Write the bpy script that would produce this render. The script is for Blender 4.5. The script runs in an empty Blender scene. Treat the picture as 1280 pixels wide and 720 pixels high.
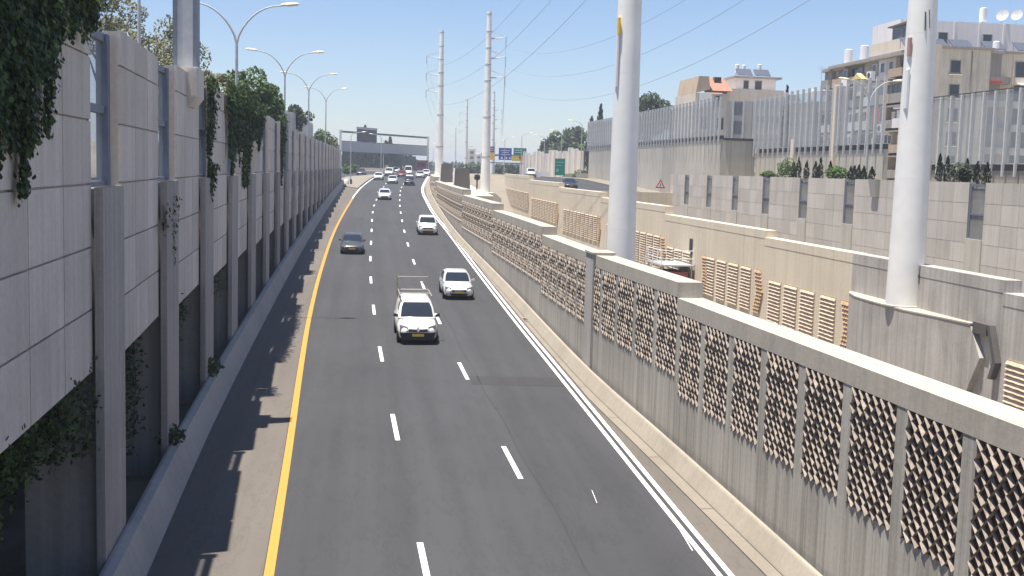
import bpy, math, random
from mathutils import Vector, Matrix, Euler
random.seed(7)
R_ = random.Random(11)
PI = math.pi
rad = math.radians
scene = bpy.context.scene
COL = scene.collection
HAZE = .0005

# ------------------------------------------------------------------ helpers
class MB:
    """collects faces; build() links them as ONE mesh object (coordinates are world ones minus the root's place)"""
    def __init__(s):
        s.v = []; s.f = []; s.t = []; s.tint = 0.5
    def quad(s, *pts):
        n = len(s.v); s.v += [tuple(p) for p in pts]; s.f.append(tuple(range(n, n+len(pts)))); s.t.append(s.tint)
    def hexa(s, a, b):
        """a, b: two quads of four corners each (bottom, top), same order"""
        n = len(s.v); s.v += [tuple(p) for p in a] + [tuple(p) for p in b]
        for f in ((3,2,1,0),(4,5,6,7),(0,1,5,4),(1,2,6,5),(2,3,7,6),(3,0,4,7)):
            s.f.append(tuple(n+i for i in f)); s.t.append(s.tint)
    def box(s, x0, x1, y0, y1, z0, z1):
        s.hexa(((x0,y0,z0),(x1,y0,z0),(x1,y1,z0),(x0,y1,z0)), ((x0,y0,z1),(x1,y0,z1),(x1,y1,z1),(x0,y1,z1)))
    def prism(s, poly, off):
        """poly: planar loop, extruded by vector off"""
        n = len(s.v); k = len(poly); o = Vector(off)
        s.v += [tuple(p) for p in poly] + [tuple(Vector(p)+o) for p in poly]
        s.f.append(tuple(range(n+k-1, n-1, -1))); s.f.append(tuple(range(n+k, n+2*k))); s.t += [s.tint]*2
        for i in range(k):
            j = (i+1) % k; s.f.append((n+i, n+j, n+k+j, n+k+i)); s.t.append(s.tint)
    def tube(s, pts, rs, n=8, cap=True):
        pts = [Vector(p) for p in pts]
        if not isinstance(rs, (list, tuple)): rs = [rs]*len(pts)
        base = len(s.v); up0 = None
        for i, p in enumerate(pts):
            d = (pts[min(i+1, len(pts)-1)] - pts[max(i-1, 0)]).normalized()
            if up0 is None:
                up0 = Vector((0,0,1)) if abs(d.z) < .9 else Vector((1,0,0))
            a = d.cross(up0).normalized(); b = a.cross(d).normalized(); up0 = b
            for k in range(n):
                t = 2*PI*k/n; s.v.append(tuple(p + (a*math.cos(t) + b*math.sin(t))*rs[i]))
        for i in range(len(pts)-1):
            for k in range(n):
                q = (k+1) % n
                s.f.append((base+i*n+k, base+i*n+q, base+(i+1)*n+q, base+(i+1)*n+k)); s.t.append(s.tint)
        if cap:
            s.f.append(tuple(base+k for k in range(n-1,-1,-1))); s.f.append(tuple(base+(len(pts)-1)*n+k for k in range(n))); s.t += [s.tint]*2
    def lathe(s, c, prof, n=20, axis='z'):
        """prof: (radius, height) pairs"""
        base = len(s.v); c = Vector(c)
        for (r, h) in prof:
            for k in range(n):
                t = 2*PI*k/n
                p = Vector((r*math.cos(t), r*math.sin(t), h)) if axis == 'z' else Vector((h, r*math.cos(t), r*math.sin(t)))
                s.v.append(tuple(c+p))
        for i in range(len(prof)-1):
            for k in range(n):
                q = (k+1) % n
                s.f.append((base+i*n+k, base+i*n+q, base+(i+1)*n+q, base+(i+1)*n+k)); s.t.append(s.tint)
        s.f.append(tuple(base+k for k in range(n-1,-1,-1))); s.f.append(tuple(base+(len(prof)-1)*n+k for k in range(n))); s.t += [s.tint]*2
    def build(s, name, mat, parent=None, smooth=False, angle=35, local=False):
        off = Vector((0,0,0))
        if parent is not None and not local:
            q = parent
            while q is not None: off += q.location; q = q.parent
        me = bpy.data.meshes.new(name)
        me.from_pydata([tuple(Vector(p)-off) for p in s.v], [], s.f)
        at = me.attributes.new('tint', 'FLOAT', 'FACE'); at.data.foreach_set('value', s.t)
        me.materials.append(mat)
        if smooth:
            me.polygons.foreach_set('use_smooth', [True]*len(me.polygons)); me.set_sharp_from_angle(angle=rad(angle))
        o = bpy.data.objects.new(name, me); COL.objects.link(o)
        if parent is not None: o.parent = parent
        return o

def props(o, label, cat, group=None):
    o['label'] = label; o['category'] = cat
    if group: o['group'] = group
    return o
def thing(name, label, cat, loc=(0,0,0), group=None, rotz=0):
    o = bpy.data.objects.new(name, None); COL.objects.link(o); o.empty_display_size = .3
    o.location = loc; o.rotation_euler = (0,0,rotz)
    return props(o, label, cat, group)
def struct(name, mb, mat, kind='structure', smooth=False):
    o = mb.build(name, mat, smooth=smooth); o['kind'] = kind; return o
def dup(root, label, loc=None, rotz=None, group=None):
    r = root.copy(); COL.objects.link(r); r['label'] = label
    if loc is not None: r.location = loc
    if rotz is not None: r.rotation_euler = (0,0,rotz)
    if group: r['group'] = group
    for ch in list(root.children):
        c = ch.copy(); COL.objects.link(c); c.parent = r
        for g in list(ch.children):
            d = g.copy(); COL.objects.link(d); d.parent = c
    return r
def copy_part(o, loc, parent, rot=None):
    c = o.copy(); COL.objects.link(c); c.parent = parent; c.location = loc
    if rot is not None: c.rotation_euler = rot
    for g in list(o.children):
        d = g.copy(); COL.objects.link(d); d.parent = c
    return c

class Curve:
    """smooth curve through (v, u) points, straight beyond its ends"""
    def __init__(s, pts):
        s.x = [p[0] for p in pts]; s.y = [p[1] for p in pts]; n = len(pts); s.m = []
        for i in range(n):
            a, b = max(i-1, 0), min(i+1, n-1)
            s.m.append((s.y[b]-s.y[a])/(s.x[b]-s.x[a]))
    def __call__(s, t):
        if t <= s.x[0]: return s.y[0] + (t-s.x[0])*s.m[0]
        if t >= s.x[-1]: return s.y[-1] + (t-s.x[-1])*s.m[-1]
        i = max(k for k in range(len(s.x)) if s.x[k] <= t); i = min(i, len(s.x)-2)
        h = s.x[i+1]-s.x[i]; q = (t-s.x[i])/h
        return (s.y[i]*(2*q**3-3*q*q+1) + s.m[i]*h*(q**3-2*q*q+q) + s.y[i+1]*(-2*q**3+3*q*q) + s.m[i+1]*h*(q**3-q*q))
    def ang(s, t): return math.atan2(s(t+.5)-s(t-.5), 1.0)

def zr(v):                       # height of the underpass carriageway
    if v < 220: return .03*v
    if v < 320: q = v-220; return 6.6 + .03*q - .00015*q*q
    return 8.1
# edges measured along the road (v = distance along it, u = metres to the right)
YL = Curve([(0,-1.45),(25,-1.9),(35,-2.1),(47,-2.38),(60,-2.62),(80,-2.75),(110,-2.6),(144,-1.9),(188,-.6),(233,1.9),(270,5.0),(310,9.3),(400,17.5),(600,36),(900,64)])
LD = Curve([(0,2.1),(25,1.5),(36,1.2),(48,.93),(60,.72),(80,.62),(101,.8),(150,1.5),(204,3.75),(233,5.4),(270,8.4),(310,12.6),(400,20.8),(600,39.3),(900,67.3)])
RD = Curve([(0,5.3),(33,4.5),(46,4.18),(59,3.98),(75,3.85),(100,3.92),(127,4.3),(154,4.9),(180,5.75),(200,6.6),(233,8.7),(270,11.7),(310,15.9),(400,24.1),(600,42.6),(900,70.6)])
WL = Curve([(0,8.3),(24,8.0),(47,7.95),(60,7.92),(85,8.02),(112,8.2),(133,8.25),(153,8.55),(193,9.7),(236,12.6),(270,15.3),(310,19.6),(400,27.8),(600,46.3),(900,74.3)])
KB = Curve([(0,10.6),(23,9.83),(33,9.48),(45,9.03),(68,8.96),(107,8.75),(144,9.4),(175,10.3),(211,12.0),(240,14.0),(270,16.5),(310,20.8),(400,29),(600,47.5)])
BB = Curve([(0,-3.9),(25,-4.45),(39,-4.68),(63,-4.72),(95,-4.6),(140,-4.15),(185,-3.45),(215,-2.8)])
GT = lambda v: max(KB(v)-.72, WL(v)+.44)   # outer edge of the gutter
U1 = lambda v: KB(v) + .14        # face of the lattice wall
UW = lambda v: BB(v) - .72        # face of the panelled wall
U2 = Curve([(0,24.9),(150,24.9),(190,25.6),(230,28),(300,36)])

# ------------------------------------------------------------------ materials
def new_mat(name):
    m = bpy.data.materials.new(name); m.use_nodes = True
    nt = m.node_tree; b = nt.nodes['Principled BSDF']; return m, nt, b
def N(nt, t, **kw):
    n = nt.nodes.new(t)
    for k, v in kw.items():
        if k.startswith('in_'): n.inputs[k[3:].replace('_', ' ')].default_value = v
        else: setattr(n, k, v)
    return n
def L(nt, a, b): nt.links.new(a, b)
def c4(c): return (c[0], c[1], c[2], 1)
def coords(nt, scale=(1,1,1), rot=(0,0,0), kind='Object'):
    tc = N(nt, 'ShaderNodeTexCoord'); mp = N(nt, 'ShaderNodeMapping'); mp.inputs['Scale'].default_value = scale; mp.inputs['Rotation'].default_value = rot
    L(nt, tc.outputs[kind], mp.inputs['Vector']); return mp.outputs['Vector']
def noise(nt, vec, scale, detail=4, rough=.6):
    n = N(nt, 'ShaderNodeTexNoise'); n.inputs['Scale'].default_value = scale; n.inputs['Detail'].default_value = detail; n.inputs['Roughness'].default_value = rough
    L(nt, vec, n.inputs['Vector']); return n.outputs['Fac']
def ramp(nt, fac, stops):
    r = N(nt, 'ShaderNodeValToRGB'); el = r.color_ramp.elements
    el[0].position, el[0].color = stops[0][0], c4(stops[0][1]); el[1].position, el[1].color = stops[-1][0], c4(stops[-1][1])
    for p, c in stops[1:-1]:
        e = el.new(p); e.color = c4(c)
    L(nt, fac, r.inputs['Fac']); return r.outputs['Color']
def mixc(nt, fac, a, b, mode='MIX'):
    m = N(nt, 'ShaderNodeMix', data_type='RGBA', blend_type=mode)
    for sock, val in ((m.inputs[0], fac), (m.inputs[6], a), (m.inputs[7], b)):
        if hasattr(val, 'is_linked') or hasattr(val, 'links'): L(nt, val, sock)
        elif isinstance(val, (int, float)): sock.default_value = val
        else: sock.default_value = c4(val)
    return m.outputs[2]
def tint_mul(nt, col, amount):
    at = N(nt, 'ShaderNodeAttribute', attribute_name='tint')
    mr = N(nt, 'ShaderNodeMapRange'); mr.inputs['To Min'].default_value = 1-amount; mr.inputs['To Max'].default_value = 1+amount
    L(nt, at.outputs['Fac'], mr.inputs['Value'])
    cb = N(nt, 'ShaderNodeCombineColor')
    for i in range(3): L(nt, mr.outputs['Result'], cb.inputs[i])
    return mixc(nt, 1.0, col, cb.outputs['Color'], 'MULTIPLY')
def scale_c(c, k): return tuple(min(1, x*k) for x in c)

def concrete(name, col, var=.25, streak=.35, tint=.12, board=0., rough=.9, bump=.25, dark=.55):
    m, nt, b = new_mat(name)
    v1 = coords(nt)
    big = noise(nt, v1, .35, 5); fine = noise(nt, v1, 9, 6, .7)
    base = ramp(nt, big, [(.25, scale_c(col, 1-var)), (.5, col), (.75, scale_c(col, 1+var*.6))])
    base = mixc(nt, .35, base, ramp(nt, fine, [(.3, scale_c(col, .72)), (.7, scale_c(col, 1.2))]))
    vs = coords(nt, (2.2, 2.2, .09)); st = noise(nt, vs, 1.3, 6, .65)
    stc = ramp(nt, st, [(.42, (1,1,1)), (.72, (dark, dark*.98, dark*.95))])
    base = mixc(nt, streak, base, mixc(nt, 1.0, base, stc, 'MULTIPLY'))
    if board:
        vb = coords(nt, (9, 9, .12)); bn = noise(nt, vb, 1.0, 3, .5)
        bc = ramp(nt, bn, [(.38, (.62,.61,.58)), (.55, (1,1,1)), (.7, (1.0,1.0,1.0))])
        base = mixc(nt, board, base, mixc(nt, 1.0, base, bc, 'MULTIPLY'))
    base = tint_mul(nt, base, tint)
    L(nt, base, b.inputs['Base Color']); b.inputs['Roughness'].default_value = rough; b.inputs['Specular IOR Level'].default_value = .25
    bp = N(nt, 'ShaderNodeBump'); bp.inputs['Strength'].default_value = bump; bp.inputs['Distance'].default_value = .02
    L(nt, fine, bp.inputs['Height']); L(nt, bp.outputs['Normal'], b.inputs['Normal'])
    return m
def plain(name, col, rough=.6, metal=0., var=.12, spec=.4, scale=3., coat=0.):
    m, nt, b = new_mat(name)
    n = noise(nt, coords(nt), scale, 5)
    base = ramp(nt, n, [(.3, scale_c(col, 1-var)), (.7, scale_c(col, 1+var))])
    base = tint_mul(nt, base, .12)
    L(nt, base, b.inputs['Base Color']); b.inputs['Roughness'].default_value = rough; b.inputs['Metallic'].default_value = metal
    b.inputs['Specular IOR Level'].default_value = spec; b.inputs['Coat Weight'].default_value = coat
    return m
def asphalt(name, col, lane=.18, warm=0.):
    m, nt, b = new_mat(name)
    v1 = coords(nt); fine = noise(nt, v1, 30, 6, .75); big = noise(nt, v1, .12, 5)
    lv = coords(nt, (1.1, .012, 1)); ln = noise(nt, lv, 1.0, 4, .55)
    base = ramp(nt, big, [(.3, scale_c(col, .86)), (.7, scale_c(col, 1.12))])
    base = mixc(nt, .3, base, ramp(nt, fine, [(.3, scale_c(col, .6)), (.72, scale_c(col, 1.5))]))
    base = mixc(nt, 1.0, base, ramp(nt, ln, [(.35, (1-lane,)*3), (.65, (1+lane*.6,)*3)]), 'MULTIPLY')
    # cracks and tar bleeding
    vc = coords(nt, (.8, .16, 1)); w = noise(nt, vc, 1.4, 8, .7)
    base = mixc(nt, 1.0, base, ramp(nt, w, [(.485, (1,1,1)), (.5, (.82,.82,.82)), (.515, (1,1,1))]), 'MULTIPLY')
    L(nt, base, b.inputs['Base Color']); b.inputs['Roughness'].default_value = .82; b.inputs['Specular IOR Level'].default_value = .3
    bp = N(nt, 'ShaderNodeBump'); bp.inputs['Strength'].default_value = .35; bp.inputs['Distance'].default_value = .01
    L(nt, fine, bp.inputs['Height']); L(nt, bp.outputs['Normal'], b.inputs['Normal'])
    return m
def paint_line(name, col, under):
    m, nt, b = new_mat(name)
    w = noise(nt, coords(nt), 7, 7, .75)
    L(nt, mixc(nt, ramp(nt, w, [(.62, (0,0,0)), (.74, (1,1,1))]), col, under), b.inputs['Base Color']); b.inputs['Roughness'].default_value = .7
    return m
def leaf(name, c0, c1, trans=.25):
    m, nt, b = new_mat(name)
    at = N(nt, 'ShaderNodeAttribute', attribute_name='tint')
    base = ramp(nt, at.outputs['Fac'], [(0., c0), (1., c1)])
    L(nt, base, b.inputs['Base Color']); b.inputs['Roughness'].default_value = .6; b.inputs['Specular IOR Level'].default_value = .25
    tr = N(nt, 'ShaderNodeBsdfTranslucent'); L(nt, base, tr.inputs['Color'])
    mx = N(nt, 'ShaderNodeMixShader'); mx.inputs[0].default_value = trans
    out = nt.nodes['Material Output']
    L(nt, b.outputs[0], mx.inputs[1]); L(nt, tr.outputs[0], mx.inputs[2]); L(nt, mx.outputs[0], out.inputs['Surface'])
    return m
def sheet_glass(name, col, clear, rough=.1, dirt=.25):
    """thin see-through pane: clear share passes straight, the rest is dusty body colour with a glossy face"""
    m, nt, b = new_mat(name)
    n = noise(nt, coords(nt, (1,1,.5)), .8, 5)
    base = ramp(nt, n, [(.3, scale_c(col, 1-dirt)), (.7, scale_c(col, 1+dirt*.5))])
    L(nt, base, b.inputs['Base Color']); b.inputs['Roughness'].default_value = rough
    tr = N(nt, 'ShaderNodeBsdfTransparent'); tr.inputs['Color'].default_value = (.93,.96,1,1)
    mx = N(nt, 'ShaderNodeMixShader'); mx.inputs[0].default_value = 1-clear
    out = nt.nodes['Material Output']
    L(nt, tr.outputs[0], mx.inputs[1]); L(nt, b.outputs[0], mx.inputs[2]); L(nt, mx.outputs[0], out.inputs['Surface'])
    return m
def car_paint(name, col, metal=0.):
    m, nt, b = new_mat(name)
    n = noise(nt, coords(nt), 2.5, 4)
    L(nt, ramp(nt, n, [(.3, scale_c(col, .93)), (.7, scale_c(col, 1.04))]), b.inputs['Base Color'])
    b.inputs['Roughness'].default_value = .32; b.inputs['Metallic'].default_value = metal; b.inputs['Coat Weight'].default_value = .6; b.inputs['Coat Roughness'].default_value = .06
    return m

M = {}
M['asphalt'] = asphalt('asphalt', (.055,.0555,.0595), lane=.12)
M['shoulder'] = asphalt('shoulder_asphalt', (.135,.120,.104), lane=.1)
M['white_line'] = paint_line('white_line_paint', (.78,.77,.75), (.12,.115,.11))
M['yellow_line'] = paint_line('yellow_line_paint', (.50,.255,.045), (.20,.13,.07))
M['gutter'] = concrete('gutter_concrete', (.245,.215,.175), streak=.1)
M['kerb'] = concrete('barrier_concrete', (.36,.32,.26), streak=.25)
M['left_barrier'] = concrete('left_barrier_concrete', (.46,.42,.37), streak=.25)
M['panel'] = concrete('panel_concrete', (.67,.59,.515), streak=.45, tint=.11, var=.2, dark=.62)
M['pillar'] = concrete('pillar_concrete', (.43,.39,.355), streak=.45, board=.25)
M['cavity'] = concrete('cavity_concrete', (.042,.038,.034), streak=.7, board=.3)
M['wall1'] = concrete('board_marked_concrete', (.45,.425,.38), streak=.55, board=.6, var=.2)
M['stile'] = concrete('stile_concrete', (.45,.425,.39), streak=.4, var=.2)
M['coping'] = concrete('coping_concrete', (.47,.43,.36), streak=.3, board=.15)
M['lattice'] = plain('lattice_concrete', (.33,.28,.235), .9, var=.35, spec=.2, scale=6)
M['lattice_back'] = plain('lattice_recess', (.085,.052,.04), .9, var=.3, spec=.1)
M['wall2'] = concrete('sand_concrete', (.70,.615,.47), streak=.3, board=.25, var=.12, dark=.7)
M['wall2_grey'] = concrete('weathered_grey_concrete', (.47,.44,.40), streak=.6, var=.4, board=.3)
M['slat'] = plain('sand_slats', (.60,.49,.365), .85, var=.15, spec=.2)
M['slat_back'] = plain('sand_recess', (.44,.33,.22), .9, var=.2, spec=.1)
M['tile_wall'] = concrete('grey_tiled_concrete', (.56,.51,.45), streak=.35, tint=.1, var=.16)
M['screen_wall'] = concrete('noise_wall_concrete', (.53,.49,.42), streak=.5, var=.2)
M['pole'] = plain('pole_paint', (.84,.82,.77), .55, var=.06, spec=.35, scale=.8)
M['pole_dirty'] = concrete('pole_band', (.5,.48,.45), streak=.2)
M['steel'] = plain('blue_grey_steel', (.17,.19,.24), .5, metal=.2)
M['galv'] = plain('galvanised_steel', (.48,.49,.50), .5, metal=.3)
M['post'] = plain('post_steel', (.56,.55,.53), .65)
M['dark_steel_and_shade'] = plain('dark_steel_and_shade', (.06,.065,.075), .55)
M['lamp_head'] = plain('lamp_cover', (.80,.73,.50), .35)
M['dish'] = plain('dish_paint', (.52,.52,.53), .6)
M['wire'] = plain('wire', (.30,.31,.33), .6)
M['window_glass'] = sheet_glass('window_glass', (.50,.48,.44), .70, .12)
M['barrier_glass'] = sheet_glass('barrier_glass', (.42,.42,.42), .72, .08, .12)
M['dark_glass'] = plain('dark_glass', (.025,.03,.04), .08, spec=.6)
M['car_glass'] = plain('car_glass', (.02,.026,.036), .05, spec=.7)
M['tyre'] = plain('tyre_rubber', (.018,.018,.019), .85, spec=.15)
M['black'] = plain('black_plastic', (.025,.025,.028), .6)
M['rim'] = plain('wheel_rim', (.45,.46,.47), .35, metal=.7)
M['lamp_glass'] = plain('headlight_glass', (.22,.23,.25), .1, spec=.8, metal=.2)
M['plate'] = plain('yellow_plate', (.72,.50,.10), .5)
M['white_paint'] = car_paint('white_car_paint', (.80,.80,.79))
M['silver_paint'] = car_paint('silver_car_paint', (.66,.67,.68), .15)
M['grey_paint'] = car_paint('dark_grey_car_paint', (.075,.08,.09), .3)
M['black_paint'] = car_paint('black_car_paint', (.03,.032,.038), .1)
M['red_paint'] = car_paint('dark_red_car_paint', (.22,.03,.03))
M['rack'] = plain('rack_metal', (.34,.31,.27), .5, metal=.2)
M['ivy'] = leaf('ivy_leaves', (.014,.027,.010), (.10,.155,.045))
M['tree'] = leaf('tree_leaves', (.03,.06,.018), (.13,.20,.06))
M['olive'] = leaf('dry_olive_leaves', (.10,.105,.06), (.28,.28,.17))
M['dark_tree'] = leaf('dark_tree_leaves', (.022,.036,.018), (.075,.10,.045))
M['cypress'] = leaf('cypress_leaves', (.010,.018,.012), (.035,.052,.03), .1)
M['bark'] = plain('bark', (.13,.10,.075), .9, var=.35)
M['tan'] = concrete('tan_render', (.76,.67,.54), streak=.6, var=.28, dark=.45)
M['tan2'] = concrete('pale_render', (.72,.63,.51), streak=.35, var=.15)
M['grey_render'] = concrete('grey_render', (.36,.33,.30), streak=.6, var=.25)
M['white_render'] = concrete('white_render', (.78,.74,.72), streak=.25, var=.08)
M['brown_render'] = concrete('brown_render', (.48,.37,.27), streak=.2)
M['red_roof'] = plain('red_roof_tiles', (.42,.19,.13), .8)
M['white'] = plain('white_enamel', (.80,.80,.79), .45, var=.04)
M['solar'] = plain('solar_panel', (.10,.11,.14), .25, spec=.6)
M['yellow'] = plain('yellow_sign', (.80,.50,.03), .5)
M['blue'] = plain('blue_sign', (.02,.08,.42), .5)
M['green'] = plain('green_sign', (.0,.22,.16), .5)
M['red'] = plain('red_cloth', (.60,.05,.04), .7)
M['yellow_cloth'] = plain('yellow_awning', (.75,.60,.25), .7)
M['dark_slab'] = concrete('dark_grey_slab', (.115,.105,.10), streak=.3)
M['earth'] = None
def ground_mat():
    m, nt, b = new_mat('dry_ground')
    n = noise(nt, coords(nt), .05, 8, .65); n2 = noise(nt, coords(nt), 1.5, 6)
    base = ramp(nt, n, [(.35, (.30,.25,.18)), (.52, (.22,.20,.13)), (.66, (.09,.11,.055))])
    base = mixc(nt, .4, base, ramp(nt, n2, [(.3, (.16,.13,.09)), (.7, (.36,.31,.24))]))
    L(nt, base, b.inputs['Base Color']); b.inputs['Roughness'].default_value = .95
    return m
M['earth'] = ground_mat()

# ------------------------------------------------------------------ ground and road (the setting)
def zl(v):                      # ground behind the left wall
    if v < 60: return 8.7
    if v < 165: return 8.7 + .03*(v-60)
    if v < 207: return 11.85
    return zr(v) - .08
def zc(v):                      # floor of the corridor behind the lattice wall
    if v < 195: return .2 + .006*v
    return min(1.37 + .17*(v-195), 8.1)
def zu(v): return .5 if v < 140.9 else min(6.7+.03*(v-141), 8.2)      # upper road; nearer than 141 m the cutting is deep
def zright(v): return 9.25 if v < 215 else max(8.3, 9.25 - .02*(v-215))
VS = [-60,-20] + list(range(0,138,6)) + [138,140.85,140.95] + list(range(144,206,6)) + [206.9,207.1] + list(range(213,330,6)) + [340,400,500,700,1000,1600,3000]
def ground():
    mb = MB(); rows = []
    for v in VS:
        zr_ = zr(v) - .06
        ul = UW(min(v,207))-6.9
        u1 = U1(min(v,300)) + .25; u2 = U2(min(v,260)) + .4
        if v > 330: u1, u2 = 34, 50
        if v < 207: a = [(-3200, zl(v)+0), (-60, zl(v)), (ul, zl(v)), (ul+.02, zr_)]
        else: a = [(-3200, 8.0), (-60, zr_), (ul-.02, zr_), (ul, zr_)]
        e = [(u1, zr_), (u1+.02, zc(v)), (u2, zc(v)), (u2+.02, zu(v)-.05)]
        if v < 141: e += [(38.2, zu(v)-.05), (38.22, zright(v))]
        else: e += [(39.2, zu(v)-.05), (39.22, zright(v))] if v < 230 else [(max(39.2, u2+4), zu(v)-.05), (max(39.22, u2+4.1), zu(v)-.05)]
        e += [(100, zright(v) if v < 230 else 8.3), (3200, zright(v) if v < 230 else 8.0)]
        if v > 500: a = [(-3200,8),(-60,8),(-20,8),(-10,8)]; e = [(x, 8.0) for x, _ in e]
        rows.append([(u, v, z) for u, z in a+e])
    for r0, r1 in zip(rows, rows[1:]):
        for i in range(len(r0)-1):
            mb.quad(r0[i], r0[i+1], r1[i+1], r1[i])
    return struct('ground', mb, M['earth'])
ground()
def strip(mb, fl, fr, dz, v0, v1, step=3, zf=zr):
    n = max(1, int(round((v1-v0)/step)))
    for i in range(n):
        a = v0+(v1-v0)*i/n; b = v0+(v1-v0)*(i+1)/n
        mb.quad((fl(a),a,zf(a)+dz), (fr(a),a,zf(a)+dz), (fr(b),b,zf(b)+dz), (fl(b),b,zf(b)+dz))
mb = MB(); strip(mb, lambda v: BB(v)-1 if v < 207 else YL(v)-1.2, lambda v: KB(v)+.1, 0, -30, 320); strip(mb, lambda v: YL(v)-1.2, lambda v: WL(v)+2, 0, 320, 900, 20)
struct('road', mb, M['asphalt'])
mb = MB(); strip(mb, lambda v: BB(v)-.1, lambda v: YL(v)-.12, .005, -30, 199)
strip(mb, lambda v: WL(v)+.36, lambda v: KB(v)-.5, .005, -30, 320)
struct('road_shoulder', mb, M['shoulder'])
mb = MB(); strip(mb, lambda v: GT(v), lambda v: KB(v)-.28, .012, -30, 320)
struct('gutter', mb, M['gutter'])
mb = MB(); strip(mb, lambda v: YL(v)-.1, lambda v: YL(v)+.12, .010, -30, 165); struct('yellow_edge_line', mb, M['yellow_line'])
mb = MB(); strip(mb, lambda v: YL(v)-.1, lambda v: YL(v)+.1, .010, 165, 330)
strip(mb, lambda v: WL(v)-.06, lambda v: WL(v)+.08, .010, -30, 420); strip(mb, lambda v: WL(v)+.21, lambda v: WL(v)+.35, .010, -30, 420)
for (a, b, c, d, w_) in ((WL(27.2)-.05, 27.2, WL(25.8)-.15, 25.8, .015), (6.35, 30.5, 6.27, 29.4, .008)):
    mb.quad((a-w_,b,zr(b)+.011), (a+w_,b,zr(b)+.011), (c+w_,d,zr(d)+.011), (c-w_,d,zr(d)+.011))
struct('white_edge_line', mb, M['white_line'])
mb = MB()
for k in range(-2, 26):
    c = 24.9 + 12.55*k; strip(mb, lambda v: LD(v)-.075, lambda v: LD(v)+.075, .010, c-1.7, c+1.7, 1.7)
    c = 33.3 + 13.2*k if k < 8 else 33.3 + 13.2*7 + 12.6*(k-7); strip(mb, lambda v: RD(v)-.075, lambda v: RD(v)+.075, .010, c-1.7, c+1.7, 1.7)
struct('lane_dashes', mb, M['white_line'])
M['tar'] = asphalt('tar_seal', (.047,.046,.048), lane=.05)
mb = MB()
mb.quad((4.3,43.9,zr(43.9)+.006), (8.0,43.6,zr(43.6)+.006), (8.0,45.2,zr(45.2)+.006), (4.3,45.5,zr(45.5)+.006))
strip(mb, lambda v: RD(v)+.42+.05*math.sin(v*.7), lambda v: RD(v)+.46+.05*math.sin(v*.7), .006, 10, 90, 1.5)
strip(mb, lambda v: GT(v)-.02, lambda v: GT(v)+.01, .014, -30, 200); strip(mb, lambda v: KB(v)-.36, lambda v: KB(v)-.335, .014, -30, 160)
for k in range(40):
    v = 4.3+4.9*k; mb.quad((GT(v)+.01,v,zr(v)+.0145), (KB(v)-.37,v,zr(v)+.0145), (KB(v)-.37,v+.035,zr(v+.035)+.0145), (GT(v)+.01,v+.035,zr(v+.035)+.0145))
struct('tar_patch', mb, M['tar'])
# side road and the paved gore beyond the end of the left wall
mb = MB(); strip(mb, lambda v: -26+(v-207)*.1, lambda v: YL(v)-1.2+.02, .004, 214, 330, 6); struct('side_road', mb, M['asphalt'])
mb = MB()
pts = [(YL(v)-.35, v) for v in range(192, 262, 6)] + [(YL(258)-2.0,258), (YL(240)-5.4,240), (YL(222)-6.2,222), (UW(206)-.2,207.5), (UW(204)+.8,198)]
mb.prism([(u, v, zr(v)+.02) for u, v in pts], (0,0,.12)); struct('gore_pavement', mb, M['gutter'])
mb = MB(); strip(mb, lambda v: U2(v)+.45, lambda v: 36.2, 0, 141, 300, 6, zu); strip(mb, lambda v: 38 , lambda v: 62, 0, 300, 520, 20, lambda v: 8.22); struct('upper_road', mb, M['asphalt'])
mb = MB(); strip(mb, lambda v: U1(v)+.2, lambda v: U2(v)+.02, .03, -30, 230, 4, zc); struct('corridor_floor', mb, M['gutter'])
mb = MB()
for a in range(118, 232, 6):
    b = a+6; zz = 6.85+.016*(a-118)
    mb.hexa(((U1(a)+.72,a,zc(a)-.5),(U1(a)+4.3,a,zc(a)-.5),(U1(b)+4.3,b,zc(b)-.5),(U1(b)+.72,b,zc(b)-.5)), ((U1(a)+.72,a,zz),(U1(a)+4.3,a,zz),(U1(b)+4.3,b,zz+.096),(U1(b)+.72,b,zz+.096)))
struct('verge', mb, M['wall2'])
mb = MB(); mb.prism([(15.6,157.5,.9),(18.8,157.5,.9),(18.8,157.5,5.6),(17.9,157.5,6.35),(15.6,157.5,6.35)], (0,8,0)); o = mb.build('pole_base', M['wall2']); props(o, 'pale concrete base block under the taller looking distant white pole', 'base')
mb = MB()
for a in range(141, 234, 6):
    b = a+6
    mb.hexa(((36.2,a,zu(a)-.05),(39.0,a,zu(a)-.05),(39.0,b,zu(b)-.05),(36.2,b,zu(b)-.05)), ((36.2,a,zu(a)+.2),(39.0,a,zu(a)+.25),(39.0,b,zu(b)+.25),(36.2,b,zu(b)+.2)))
struct('upper_sidewalk', mb, M['gutter'])
mb = MB(); mb.box(25.5,38.0,140.3,140.8,.3,7.3); o = mb.build('end_wall', M['wall2']); props(o, 'pale end wall that closes the upper road beside the triangular warning sign', 'wall')

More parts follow.
